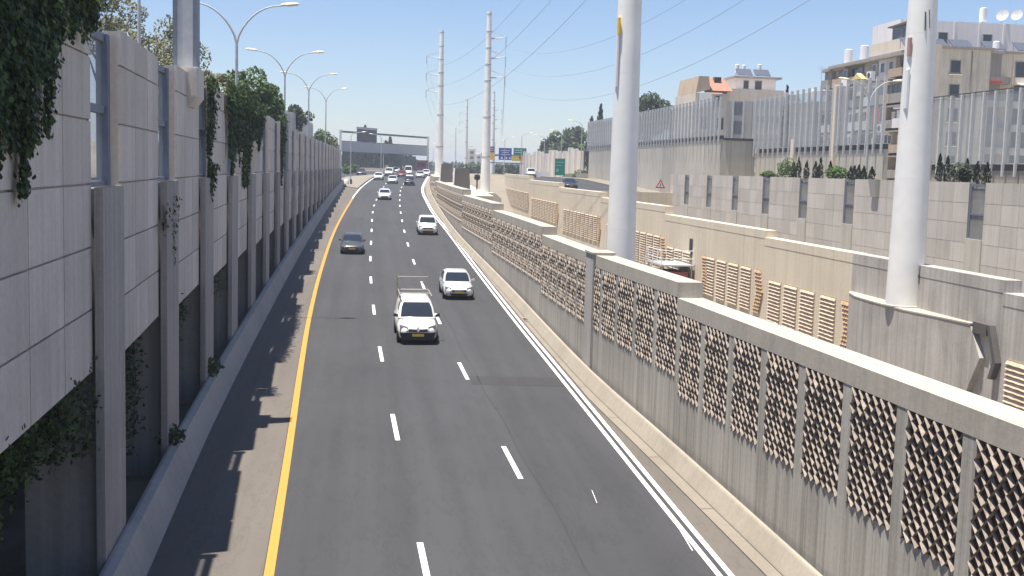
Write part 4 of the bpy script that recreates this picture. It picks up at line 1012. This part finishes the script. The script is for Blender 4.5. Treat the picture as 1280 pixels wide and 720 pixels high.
tree('smaller tree right of the big tree behind the glass barrier', 55.0, 206, 9.2, 13.2, 2.6, M['dark_tree'], 1500, .32, 10, seed=42, trunk=.3)
HG = 'trees on the hill behind the ribbed wall'
for k, (x, v, y, r, lab) in enumerate(((683, 330, 183, 4.5, 'low tree at the left end of the wooded hill'), (693, 320, 172, 5.2, 'grey green tree above the green sign panel on the hill'), (706, 312, 160, 5.8, 'largest round tree on the wooded hill'), (718, 305, 157, 5.0, 'round tree left of the hill cypress'), (728, 300, 164, 4.5, 'dark tree at the right end of the wooded hill'), (687, 300, 190, 3.5, 'bushy tree low behind the ribbed wall'))):
    u = (x-453)/1450*v; zt = 9.6+(214-y)/1450*v
    tree(lab, u, v, 8.2, zt-8.2, r, M['dark_tree'] if k % 2 else M['tree'], 1300, .55, 12, group=HG, seed=50+k, trunk=.4)
cypress('hill cypress standing right of the wooded hill', (738-453)/1450*290, 290, 8.2, 15, 1.4, seed=61, n=500, size=.5)
cypress('slim dark cypress rising above the far end of the long glass barrier', (749-453)/1450*262, 262, 8.2, 16.5, 1.5, seed=62, n=500, size=.5)
cypress('tall slim dark cypress behind the barrier glass beside the short concrete post', 45.5, 122.5, 9.2, 10.2, .5, seed=63, n=900, size=.2)
shrub('clipped green hedge bush at the foot of the far noise wall', 41.0, 214, 8.0, 2.6, 1.8, M['tree'], 700, .25, seed=64)
rr = random.Random(77)
mb = MB()
for k in range(46): leaves(mb, (30+k*.62, 352+rr.uniform(-4,4), 9.4), (1.3,1.3,1.5), 45, .5, rr)
o = struct('hedge', mb, M['dark_tree'], 'stuff'); o['label'] = 'long dark green hedge behind the overhead signs'; o['category'] = 'hedge'
# young cypresses and shrubs on the bed behind the tiled wall
bed = [(1006,'c'),(1012,'c'),(1023,'c'),(1035,'c'),(1039,'c'),(1042,'c'),(1055,'c'),(1083,'c'),(1088,'c'),(1094,'c'),(1101,'c'),(1112,'c'),(1205,'c'),(1216,'c'),(1243,'c'),(1258,'c'),(1272,'c')]
on2 = ['leftmost','second','third','fourth','fifth','sixth','seventh','eighth','ninth','tenth','eleventh','twelfth','thirteenth','fourteenth','fifteenth','sixteenth','rightmost']
for k, (x, c) in enumerate(bed):
    u = 40.3; v = u*1450/(x-453)*1.0
    cypress('slim young cypress on the bed above the tiled wall, %s counting from the left' % on2[k], u, v, 9.2, rr.uniform(1.3,2.3) if x < 1200 else rr.uniform(1.4,2.4), .3, 'young cypresses above the tiled wall', 200+k, 260, .1)
for k, (x, r, h, lab, mt) in enumerate(((997,1.3,2.1,'round dark green shrub above the tiled wall beside the short concrete post','tree'), (1064,1.3,1.4,'low spreading grey green shrub above the tiled wall, left of the double lamp','tree'), (975,1.2,1.0,'small low shrub above the tiled wall at the beige corner','tree'), (1235,.8,1.6,'reddish green shrub above the tiled wall right of the big pole','dark_tree'))):
    v = 40.0*1450/(x-453); shrub(lab, 40.0, v, 9.2, r, h, M[mt], 600, .13, seed=90+k)

def ivy(label, spots, n, size, seed, mat='ivy'):
    """spots: (v0, v1, ztop, drop) curtains hanging on the wall face"""
    rr = random.Random(seed); v_, zt = spots[0][0], spots[0][2]
    t = thing('ivy', label, 'ivy', (UW(v_), v_, zt), 'ivy hanging on the left wall')
    mb = MB(); st = MB(); tot = sum((b-a)*d for a, b, z, d in spots)
    for (a, b, z, d) in spots:
        k = max(2, int((b-a)/.28)); strands = []
        for i in range(k):
            vv = a+(b-a)*(i+.5)/k + rr.uniform(-.1,.1); ln = d*(.45+.55*rr.random())*(1-.5*abs(2*(i+.5)/k-1)**2)
            strands.append((vv, ln, rr.uniform(0,6))); st.tube([(UW(vv)+.05,vv,z),(UW(vv)+.07,vv+.08,z-ln*.5),(UW(vv)+.05,vv,z-ln)], [.012,.01,.005], 4)
        m = int(n*(b-a)*d/tot)
        wt = [s[1] for s in strands]
        for _ in range(m):
            vv, ln, ph = rr.choices(strands, wt)[0]; q = rr.random()**.9; spread = .26*(1-q*.55)
            c = Vector((UW(vv)+.06+abs(rr.gauss(0,.13))*(1.3-q), vv+rr.gauss(0,spread*.8)+.1*math.sin(q*5+ph), z-q*ln+rr.gauss(0,.05)))
            nn = Vector((1, rr.gauss(0,.6), rr.gauss(.4,.5))).normalized(); a1 = nn.cross(Vector((0,0,1))).normalized(); b1 = nn.cross(a1)
            s = size*rr.uniform(.6,1.4); mb.tint = rr.random()**1.4
            mb.quad(c-b1*s, c+a1*s*.75+b1*s*.2, c+b1*s*.9, c-a1*s*.75+b1*s*.2)
    st.build('stem', M['bark'], t); mb.build('foliage', M[mat], t)
ivy('large dark ivy curtain spilling over the near end of the left wall', [(12.0,22.8,12.75,1.5),(12.0,18.6,12.5,3.4),(17.2,18.3,11.5,3.6),(18.4,19.7,12.3,2.7),(20.6,23.2,12.75,1.1)], 22000, .058, 1)
ivy('thin ivy strand in the wall slot just right of the square steel column', [(41.2,42.6,12.5,3.8),(41.6,42.3,9.5,2.2)], 1800, .07, 2)
ivy('broad green ivy curtain on the left wall below the first double lamp', [(47.5,51.5,12.7,4.2),(51.0,57.5,12.7,4.8),(53.5,58.5,12.9,3.4),(58.0,63.5,12.6,2.6)], 12000, .085, 4)
ivy('narrow ivy strand far along the left wall, before the far glass screen', [(77.0,79.2,12.6,4.8)], 1300, .11, 5)
ivy('sparse dangling ivy stems on the first slotted pillar edge', [(33.0,33.5,8.6,2.8),(31.8,32.2,8.4,.9)], 260, .05, 6)
def hollow(label, v0, v1, ztop, drop, n, seed):
    rr = random.Random(seed); t = thing('creeper', label, 'creeper', (UW(v0)-1.6, v0, ztop), 'creepers in the hollow under the left wall')
    mb = MB(); st = MB(); k = max(3, int((v1-v0)/.22))
    ss = [(v0+(v1-v0)*(i+.5)/k, UW(v0)-.45-rr.random()**1.5*2.2, drop*rr.uniform(.3,1)) for i in range(k)]
    for (vv, uu, ln) in ss: st.tube([(uu,vv,ztop),(uu+.1,vv+.1,ztop-ln*.6),(uu,vv,ztop-ln*1.15)], [.015,.012,.005], 4)
    for _ in range(n):
        vv, uu, ln = rr.choice(ss); q = rr.random(); mb.tint = rr.random()*.7
        leaves(mb, (uu+rr.gauss(0,.16), vv+rr.gauss(0,.16), ztop-q*ln), (.05,.05,.05), 1, .06, rr)
    st.build('stem', M['bark'], t); mb.build('foliage', M['ivy'], t)
hollow('bushy creeper in the dark hollow left of the first pillar', 15.0, 23.3, 5.7, 2.5, 11000, 1)
hollow('creeper filling the dark hollow between the first and second pillars', 25.8, 32.0, 5.7, 3.9, 9000, 2)
hollow('creeper in the dark hollow between the second and third pillars', 34.4, 40.6, 5.7, 3.0, 7000, 3)
hollow('creeper in the dark hollow between the third and fourth pillars', 42.8, 48.6, 5.7, 2.2, 3500, 4)
shrub('leafy sprig leaning over the left barrier at the second pillar', UW(33)+.15, 32.4, zr(32)+.7, .5, .6, M['ivy'], 120, .1, 'sprigs over the left barrier', 95)
shrub('leafy sprig leaning over the left barrier at the third pillar', UW(41)+.15, 41.5, zr(41)+.7, .55, .8, M['ivy'], 140, .11, 'sprigs over the left barrier', 96)

# ------------------------------------------------------------------ buildings
def window_part(t, box, axis, frame=None, depth=.06, mat=None):
    """box: (a0,a1,z0,z1,plane). axis 'v': wall faces the camera (plane is v); axis 'u': wall faces the road (plane is u)"""
    a0, a1, z0, z1, p = box; fr = MB(); g = MB(); w = .09
    def bx(m, b0, b1, c0, c1, d0, d1):
        if axis == 'v': m.box(b0,b1,p-d1,p-d0,c0,c1)
        else: m.box(p-d1,p-d0,b0,b1,c0,c1)
    bx(fr,a0,a0+w,z0,z1,.0,depth); bx(fr,a1-w,a1,z0,z1,0,depth); bx(fr,a0+w,a1-w,z1-w,z1,0,depth); bx(fr,a0-.08,a1+.08,z0-.1,z0-.001,0,depth*2)
    f = fr.build('window', frame or M['grey_render'], t); bx(g,a0+w,a1-w,z0,z1-w,.004,.02); g.build('pane', mat or M['dark_glass'], f); return f
# tan apartment block
KS = .949
class SMB(MB):
    def hexa(s, a, b):
        f = lambda p: (p[0]*KS, p[1]*KS, 9.6+(p[2]-9.6)*KS)
        MB.hexa(s, [f(p) for p in a], [f(p) for p in b])
t = thing('apartment_building', 'stained tan apartment block right of the big pole, with two small windows above the glass', 'building', (69,131,9))
mb = SMB(); mb.box(69.4,77.4,138,152,8.8,26.0); mb.build('end_wall', M['tan'], t)
mb = SMB(); mb.box(77.42,98,140.6,152,8.8,26.0); mb.build('rear_wing', M['tan2'], t)
mb = SMB(); mb.box(69.2,77.7,137.7,152.2,26.002,26.3); mb.box(77.7,98.2,140.3,152.2,26.002,26.28); mb.build('roof_edge', M['grey_render'], t)
for k in range(5):
    z = 23.1-2.95*k; window_part(t, tuple(x*KS if i in (0,1,4) else 9.6+(x-9.6)*KS for i, x in enumerate((72.1,73.5,z,z+1.55,138))), 'v')
    window_part(t, tuple(x*KS if i in (0,1,4) else 9.6+(x-9.6)*KS for i, x in enumerate((77.9,79.7,z-.1,z+1.9,140.6))), 'v', M['white_render']); window_part(t, tuple(x*KS if i in (0,1,4) else 9.6+(x-9.6)*KS for i, x in enumerate((82.2,87.5,z,z+2.0,140.6))), 'v'); window_part(t, tuple(x*KS if i in (0,1,4) else 9.6+(x-9.6)*KS for i, x in enumerate((90.2,95.5,z,z+2.0,140.6))), 'v')
    mb = SMB(); mb.box(77.45,81.2,139.6,140.59,z-1.0,z-.15); mb.build('balcony', M['tan2'] if k % 2 else M['grey_render'], t)
    mb = SMB(); mb.box(81.6,98,139.5,140.59,z-1.05,z-.2); mb.build('balcony', M['tan2'], t)
mb = SMB(); mb.tube([(71.1,130.9,9),(71.1,130.9,25)], .07, 6); mb.tube([(77.0,132.3,9),(77.0,132.3,25)], .12, 6); mb.build('drain_pipe', M['grey_render'], t)
mb = SMB(); mb.hexa(((82,138.4,21.9),(87,138.4,21.9),(87,140.5,22.4),(82,140.5,22.4)), ((82,138.4,22.0),(87,138.4,22.0),(87,140.5,22.5),(82,140.5,22.5))); mb.build('awning', M['white'], t)
for k in range(4):
    z = 21.6-2.95*k
    mb = SMB(); mb.hexa(((71.9,137.75,z+1.2),(73.7,137.75,z+1.2),(73.7,137.99,z+1.2),(71.9,137.99,z+1.2)), ((71.9,137.9,z+1.32),(73.7,137.9,z+1.32),(73.7,137.99,z+1.32),(71.9,137.99,z+1.32))); mb.build('window_hood', M['grey_render'], t)
mb = SMB(); mb.box(78.0,79.9,139.2,139.58,22.2,22.4); mb.build('lintel', M['red'], t)
mb = MB(); mb.box(72.5,104,153.2,162,8.8,31.5); o = mb
u_ = thing('apartment_building', 'white walled penthouse block rising behind the tan apartment block', 'building', (80,153,9)); o.build('wall', M['white_render'], u_)
for k in range(9): mb = MB(); mb.box(73+3.6*k,73.25+3.6*k,153.05,153.19,25.5,31.4); mb.build('pilaster', M['white_render'], u_)
for k in range(4): window_part(u_, (78.0+6.5*k,79.4+6.5*k,28.6,30.0,153.2), 'v')
def solar(label, u, v, z, w=2.4):
    s = thing('solar_panel', label, 'solar panel', (u,v,z), 'solar water heater panels on the roofs')
    mb = MB(); mb.hexa(((u,v,z+.2),(u+w,v,z+.2),(u+w,v+1.5,z+1.3),(u,v+1.5,z+1.3)), ((u,v-.05,z+.28),(u+w,v-.05,z+.28),(u+w,v+1.45,z+1.38),(u,v+1.45,z+1.38))); mb.build('collector', M['solar'], s)
    mb = MB()
    for x in (u+.2,u+w-.2): mb.tube([(x,v+1.45,z),(x,v+1.45,z+1.3)], .04, 5); mb.tube([(x,v+.05,z),(x,v+.05,z+.2)], .04, 5)
    mb.build('stand', M['galv'], s)
def tank(label, u, v, z, r=.32, h=1.3):
    s = thing('water_tank', label, 'water tank', (u,v,z), 'white water tanks on the roofs')
    mb = MB(); mb.lathe((u,v,z+.25), [(r*.7,0),(r,.08),(r,h-.08),(r*.7,h)], 14); mb.build('drum', M['white'], s, True)
    mb = MB()
    for a in range(3): mb.tube([(u+math.cos(a*2.1)*r*.7,v+math.sin(a*2.1)*r*.7,z),(u+math.cos(a*2.1)*r*.7,v+math.sin(a*2.1)*r*.7,z+.27)], .04, 5)
    mb.build('stand', M['galv'], s)
def dish(label, u, v, z, r=.8):
    s = thing('satellite_dish', label, 'satellite dish', (u,v,z), 'satellite dishes on the roof')
    mb = MB(); n = 18; c = Vector((u,v-.2,z+1.2)); ax = Vector((-.75,-.62,.35)).normalized(); a = ax.orthogonal().normalized(); b = ax.cross(a)
    base = len(mb.v)
    for (q, d) in ((.02,0),(.35,.03),(.7,.11),(1,.22)):
        for k in range(n): th = 2*PI*k/n; mb.v.append(tuple(c+(a*math.cos(th)+b*math.sin(th))*r*q+ax*d*r))
    for i in range(3):
        for k in range(n): j = (k+1) % n; mb.f.append((base+i*n+k,base+i*n+j,base+(i+1)*n+j,base+(i+1)*n+k)); mb.t.append(.5)
    mb.build('reflector', M['dish'], s, True)
    mb = MB(); mb.tube([(u,v,z),(u,v,z+1.1),(u,v-.2,z+1.2)], .05, 6); mb.tube([c, c+ax*r*.8], .02, 5); mb.build('mast', M['galv'], s)
for k, (u, lab) in enumerate(((67.6,'solar panel on the tan block roof, nearest the big pole'), (70.8,'solar panel on the tan block roof, second from the big pole'), (74.2,'solar panel above the two small windows of the tan block'), (78.6,'solar panel at the right of the tan block roof'), (83.0,'solar panel at the far right edge of the photo'))): solar(lab, u*.949, 134.3, 25.47, 2.6)
dish('large white satellite dish, left one of the pair above the white penthouse', 87.6, 154, 31.5, .85)
dish('white satellite dish, right one of the pair above the white penthouse', 90.0, 154.5, 31.7, .8)
tank('white water tank on the white penthouse roof beside the dishes', 84.8, 154, 31.5, .5, 1.9)
tank('white drum lying near the right edge of the tan block roof', 75.6, 133.8, 25.47, .4, .9)
# balcony block whose long side recedes beside the road
t = thing('apartment_building', 'weathered grey balcony block with laundry, left of the right hand pole', 'building', (64,133,9))
mb = MB(); mb.box(65.0,76,133,158,8.8,25.0); mb.build('wall', M['grey_render'], t)
mb = MB(); mb.box(64.6,76.2,145.2,158.3,25.002,25.22); mb.box(64.6,76.2,132.7,145.1,25.002,25.3); mb.build('roof_slab', M['grey_render'], t)
rr = random.Random(5)
pal = ['tan2','grey_render','white_render','tan','grey_render','tan2','brown_render']
for fl in range(5):
    z = 24.8-3.05*fl; v0 = 133.2
    while v0 < 156.5:
        wd = rr.choice((2.4,3.0,3.6,4.2)); v1 = min(v0+wd-.12, 157.9); kind = rr.random(); pu = 64.0-rr.choice((0,.25,.5)); mt = M[rr.choice(pal)]
        if kind < .42:      # glazed-in balcony
            mb = MB(); mb.box(pu,64.99,v0,v1,z-2.8,z-1.65); mb.box(pu+.04,64.99,v0,v1,z-.5,z-.23); mb.box(pu+.5,64.99,v0+.05,v1-.05,z-1.649,z-.501); mb.build('balcony', mt, t)
            n = 2 if wd < 3.2 else 3
            for q in range(n):
                if rr.random() < .88: window_part(t, (v0+.06+(v1-v0-.1)*q/n, v0+(v1-v0-.1)*(q+1)/n, z-1.6, z-.52, pu+.48), 'u', M[rr.choice(('white_render','steel','grey_render'))], mat=M[rr.choice(('dark_glass','dark_glass','solar','white_render','window_glass'))])
        elif kind < .8:     # open balcony with a dark recess behind
            mb = MB(); mb.box(pu,pu+.12,v0,v1,z-2.75,z-1.75); mb.box(pu+.121,64.99,v0,v1,z-2.75,z-2.6); mb.build('balcony', mt, t)
            window_part(t, (v0+.2,v1-.2,z-2.5,z-.45,64.98), 'u', M['grey_render'])
            if rr.random() < .6: mb = MB(); mb.box(pu+.3,pu+.5,v0+.3,v0+1.3,z-1.749,z-.5-.6*rr.random()); mb.build('blind', M[rr.choice(('white_render','tan','yellow_cloth','steel'))], t)
        else:
            mb = MB(); mb.box(64.4,64.99,v0,v1,z-2.8,z-.23); mb.build('wall_bay', mt, t)
            window_part(t, (v0+.5,v0+1.7,z-1.8,z-.6,64.4), 'u', M['white_render'])
        v0 += wd
    mb = MB(); mb.box(63.75,64.99,133,158,z-.22,z-.02); mb.build('floor_slab', M['grey_render'], t)
for k in range(5): window_part(t, (66.2,67.6,22.9-3.05*k,24.2-3.05*k,133), 'v'); window_part(t, (69.5,72.0,22.6-3.05*k,24.2-3.05*k,133), 'v')
mb = MB(); mb.box(65.4,67.5,133.4,146.5,25.31,27.0); mb.build('roof_room', M['tan2'], t)
mb = MB(); mb.box(65.8,67.5,133.8,141.2,27.001,28.6); mb.build('roof_room', M['steel'], t)
mb = MB(); mb.hexa(((65.3,133.5,28.602),(67.7,133.5,28.602),(67.7,141.6,28.602),(65.3,141.6,28.602)), ((65.3,133.5,28.95),(67.7,133.5,28.95),(67.7,141.6,28.75),(65.3,141.6,28.75))); mb.build('roof_sheet', M['dark_slab'], t)
window_part(t, (138.6,140.9,27.15,28.4,65.79), 'u'); window_part(t, (136.2,138.2,27.15,28.4,65.79), 'u')
mb = MB(); mb.box(65.2,65.79,133.6,135.8,25.9,28.3); mb.build('shutter_panel', M['white_render'], t)
mb = MB(); mb.prism([(63.4,144.3,22.5),(63.4,147.3,22.5),(63.4,145.8,23.3)], (.9,0,0)); mb.build('awning', M['yellow_cloth'], t)
mb = MB(); mb.box(63.7,64.4,144.4,147.2,20.4,22.45); mb.build('blind', M['tan'], t)
def cloth(label, v, z, w, h, mat):
    mb = MB(); u = 63.3; pts = []
    for k in range(7):
        q = k/6; pts.append((u+.05*math.sin(k*2), v+w*q, z))
    for a, b in zip(pts, pts[1:]): mb.hexa(((a[0],a[1],z-h),(a[0]+.03,a[1],z-h),(b[0]+.03,b[1],z-h),(b[0],b[1],z-h)), ((a[0],a[1],z),(a[0]+.03,a[1],z),(b[0]+.03,b[1],z),(b[0],b[1],z)))
    o = mb.build('laundry', mat); props(o, label, 'laundry', 'laundry hanging on the balcony block')
cloth('white sheet hung out to dry left of the yellow awning', 148.6, 22.9, 1.7, 2.3, M['white'])
cloth('small white cloth drying at the far balcony', 151.0, 22.2, 1.0, 1.4, M['white'])
cloth('red cloth hanging behind the barrier glass left of the big pole', 138.2, 18.6, 1.6, 2.2, M['red'])
def aircon(label, v, z):
    s = thing('air_conditioner', label, 'air conditioner', (63.2,v,z), 'air conditioners on the balcony block')
    mb = MB(); mb.box(62.85,63.39,v,v+1.3,z,z+1.0); mb.box(63.391,64.99,v+.1,v+.2,z-.05,z+.05); mb.box(63.391,64.99,v+1.1,v+1.2,z-.05,z+.05); mb.build('casing', M['white'], s)
    mb = MB(); mb.lathe((62.84,v+.65,z+.5), [(.36,-.02),(.36,.01),(.1,.01)], 14, 'x'); mb.build('fan', M['black'], s)
aircon('white air conditioner on the grey balcony block under the top floor', 140.2, 22.1)
aircon('white air conditioner low on the balcony block, seen through the glass', 136.4, 15.4)
for k, (v, lab) in enumerate(((150.8,'white water tank on the balcony block, right of the pair'), (156.0,'white water tank at the far end of the balcony block roof'))): tank(lab, 66.5, v, 25.2, .6, 2.0)
# beige block and red roofed house in the middle
t = thing('apartment_building', 'pale beige block with a white top storey and roof panels, in the middle distance', 'building', (61,180,9))
mb = MB(); mb.box(56.9,66.4,180,194,8.8,23.3); mb.build('wall', M['tan2'], t)
mb = MB(); mb.box(59.2,65.8,182.5,192,23.301,25.2); mb.build('top_storey', M['white_render'], t)
mb = MB(); mb.box(58.6,66.6,181.9,192.5,25.201,25.5); mb.build('roof_slab', M['grey_render'], t)
mb = MB(); mb.box(66.42,71,181,193,8.8,21.6); mb.build('side_wing', M['tan2'], t)
window_part(t, (60.4,61.3,23.6,24.9,182.5), 'v'); window_part(t, (62.3,63.5,23.35,24.9,182.5), 'v')
for k in range(4):
    z = 19.2-3*k; window_part(t, (57.9,59.9,z,z+2.1,180), 'v'); window_part(t, (61.2,63.4,z,z+2.2,180), 'v', mat=M['white_render']); window_part(t, (63.7,66.0,z,z+2.2,180), 'v', mat=M['white_render']); window_part(t, (67.3,69.3,z-.8,z+.8,181), 'v')
for k, (u, lab) in enumerate(((59.6,'left solar panel on the pale beige block'), (62.6,'right solar panel on the pale beige block'))): solar(lab, u, 183, 25.5, 2.5)
for k, (u, v, z, lab) in enumerate(((60.2,185.5,25.9,'left water tank on the pale beige block roof'), (61.5,186,25.9,'middle small water tank on the pale beige block roof'), (63.8,185,26.0,'tallest water tank on the pale beige block roof'), (67.4,183,21.6,'first water tank on the low wing right of the beige block'), (68.2,184,21.6,'second water tank on the low wing right of the beige block'))): tank(lab, u, v, z, .34, 1.5)
solar('solar panel on the low wing right of the beige block', 67.6, 182, 21.6, 2.4)
t = thing('house', 'narrow house with a brown gable and red tiled roof left of the beige block', 'house', (54,178,9))
mb = MB(); mb.box(51.3,56.8,178,190,8.8,22.3); mb.build('wall', M['tan2'], t)
mb = MB(); mb.prism([(51.3,177.9,22.301),(53.6,177.9,22.9),(53.3,177.9,24.9),(51.7,177.9,24.9)], (0,11,0)); mb.build('gable', M['brown_render'], t)
mb = MB(); mb.hexa(((53.9,177.4,22.7),(57.1,177.4,22.7),(57.1,182,22.7),(53.9,182,22.7)), ((53.35,180.4,24.9),(56.4,180.4,24.9),(56.4,182,24.9),(53.35,182,24.9))); rf = mb.build('roof', M['red_roof'], t)
mb = MB(); mb.box(54.6,55.7,179.2,180.2,24.1,24.95); mb.build('skylight', M['dark_glass'], rf)
mb = MB(); mb.box(51.9,53.8,177.6,177.89,20.0,22.2); mb.build('white_screen', M['white'], t)
window_part(t, (54.4,55.6,20.3,22.0,178), 'v'); window_part(t, (52.2,53.6,16.8,18.6,178), 'v'); window_part(t, (54.6,56.0,16.8,18.6,178), 'v')
t = thing('apartment_building', 'low roofed block between the beige block and the balcony block, mostly behind the glass', 'building', (72,172,9))
mb = MB(); mb.box(66.5,75.5,168,180,8.8,21.0); mb.build('wall', M['grey_render'], t)
for k in range(3):
    for q in range(3): window_part(t, (67.2+2.8*q,68.8+2.8*q,17.8-3*k,19.4-3*k,168), 'v')
for k, (u, lab) in enumerate(((66.9,'leftmost tank on the low roofed block, beside the cypress'), (68.3,'tank on the low roofed block just right of the cypress'), (70.2,'third tank on the low roofed block'), (72.0,'rightmost tank on the low roofed block'))): tank(lab, u, 169, 21.0, .42, 1.5)
solar('solar panel on the low roofed block', 70.4, 171, 21.0, 2.4)
def antenna(label, u, v, z, h):
    mb = MB(); mb.tube([(u,v,z),(u,v,z+h)], .035, 5)
    for k in range(5): mb.tube([(u-.8+.1*k,v,z+h-.25*k),(u+.8-.1*k,v,z+h-.25*k)], .025, 5)
    o = mb.build('antenna', M['galv']); props(o, label, 'antenna', 'roof antennas')
antenna('tall thin roof antenna on the low roofed block against the sky', 69.2, 172, 21.0, 5.6)
antenna('small roof antenna beyond the long glass barrier, left of the red roofed house', 50.5, 186, 8.8, 13.4)
for (lab, x0, x1, v, y, mat) in (('distant tan apartment tower by the thin far poles', 583, 592, 700, 187, 'tan'), ('distant pale block right of the tan tower', 592.5, 606, 720, 193, 'white_render')):
    u0 = (x0-453)/1450*v; u1 = (x1-453)/1450*v; z = 9.6+(211-y)/1450*v
    t = thing('apartment_building', lab, 'building', (u0,v,8)); mb = MB(); mb.box(u0,u1,v,v+14,7.9,z); mb.build('wall', M[mat], t); mb = MB(); mb.box(u0+.6,u0+3,v+3,v+7,z+.001,z+1.8); mb.build('roof_room', M['white_render'], t)
    for k in range(3): window_part(t, (u0+1,u0+2.6,z-2.6-3.2*k,z-1.2-3.2*k,v), 'v'); window_part(t, (u1-2.6,u1-1,z-2.6-3.2*k,z-1.2-3.2*k,v), 'v')
rr = random.Random(9)
mb = MB()
for k in range(60): leaves(mb, (rr.uniform(20,110), rr.uniform(560,660), 9.5), (6,6,2.6), 40, 1.4, rr)
for k in range(40): leaves(mb, (rr.uniform(-90,0), rr.uniform(460,560), 10), (6,6,4), 40, 1.4, rr)
o = struct('distant_trees', mb, M['dark_tree'], 'stuff'); o['label'] = 'far-off belt of trees along the horizon'; o['category'] = 'trees'

# ------------------------------------------------------------------ air
mb = MB(); mb.box(-3300,3300,-80,3100,-2.5,37)
m, nt, b = new_mat('haze_air'); out = nt.nodes['Material Output']; nt.nodes.remove(b)
pv = nt.nodes.new('ShaderNodeVolumePrincipled'); pv.inputs['Color'].default_value = (.80,.88,1.0,1); pv.inputs['Density'].default_value = HAZE; pv.inputs['Anisotropy'].default_value = .2
nt.links.new(pv.outputs[0], out.inputs['Volume']); o = mb.build('haze', m); o['kind'] = 'stuff'; o['label'] = 'thin pale air over the whole scene'; o['category'] = 'haze'
# ------------------------------------------------------------------ light, sky, camera
sun_dir = Vector((.19, .05, -1.0)).normalized()      # the way the light travels
sd = bpy.data.lights.new('sun', 'SUN'); sd.energy = 5.0; sd.angle = rad(.5); sd.color = (1.0, .94, .85)
so = bpy.data.objects.new('sun', sd); COL.objects.link(so); so.location = (0,0,60); so.rotation_euler = sun_dir.to_track_quat('-Z', 'Y').to_euler()
w = bpy.data.worlds.new('World'); scene.world = w; w.use_nodes = True
nt = w.node_tree; bg = nt.nodes['Background']; sky = nt.nodes.new('ShaderNodeTexSky'); sky.sky_type = 'NISHITA'; sky.sun_disc = False
to = -sun_dir; sky.sun_elevation = math.asin(to.z); sky.sun_rotation = math.atan2(to.x, to.y)
sky.air_density = 1.0; sky.dust_density = .2; sky.ozone_density = 2.5; sky.altitude = 20
mul = nt.nodes.new('ShaderNodeMix'); mul.data_type = 'RGBA'; mul.blend_type = 'MULTIPLY'; mul.inputs[0].default_value = 1; mul.inputs[7].default_value = (1.0,1.01,1.14,1)
nt.links.new(sky.outputs[0], mul.inputs[6]); nt.links.new(mul.outputs[2], bg.inputs['Color']); bg.inputs['Strength'].default_value = .068
cd = bpy.data.cameras.new('camera'); cam = bpy.data.objects.new('camera', cd); COL.objects.link(cam); scene.camera = cam
cd.sensor_width = 36; cd.lens = 36*1450/1280; cd.clip_start = .3; cd.clip_end = 9000
pitch = math.atan((360-212)/1450); yaw = rad(7.45); roll = rad(1.6)
fw = Vector((math.sin(yaw)*math.cos(pitch), math.cos(yaw)*math.cos(pitch), -math.sin(pitch))); r0 = Vector((math.cos(yaw), -math.sin(yaw), 0)); u0 = r0.cross(fw)
r2 = r0*math.cos(roll) + u0*math.sin(roll); u2 = -r0*math.sin(roll) + u0*math.cos(roll)
mt = Matrix((r2, u2, -fw)).transposed(); cam.rotation_euler = mt.to_euler(); cam.location = (0, 0, 9.6)
vs = scene.view_settings; vs.view_transform = 'Standard'; vs.look = 'None'; vs.gamma = 1; vs.use_curve_mapping = False; vs.exposure = .88
scene.cycles.transparent_max_bounces = 24
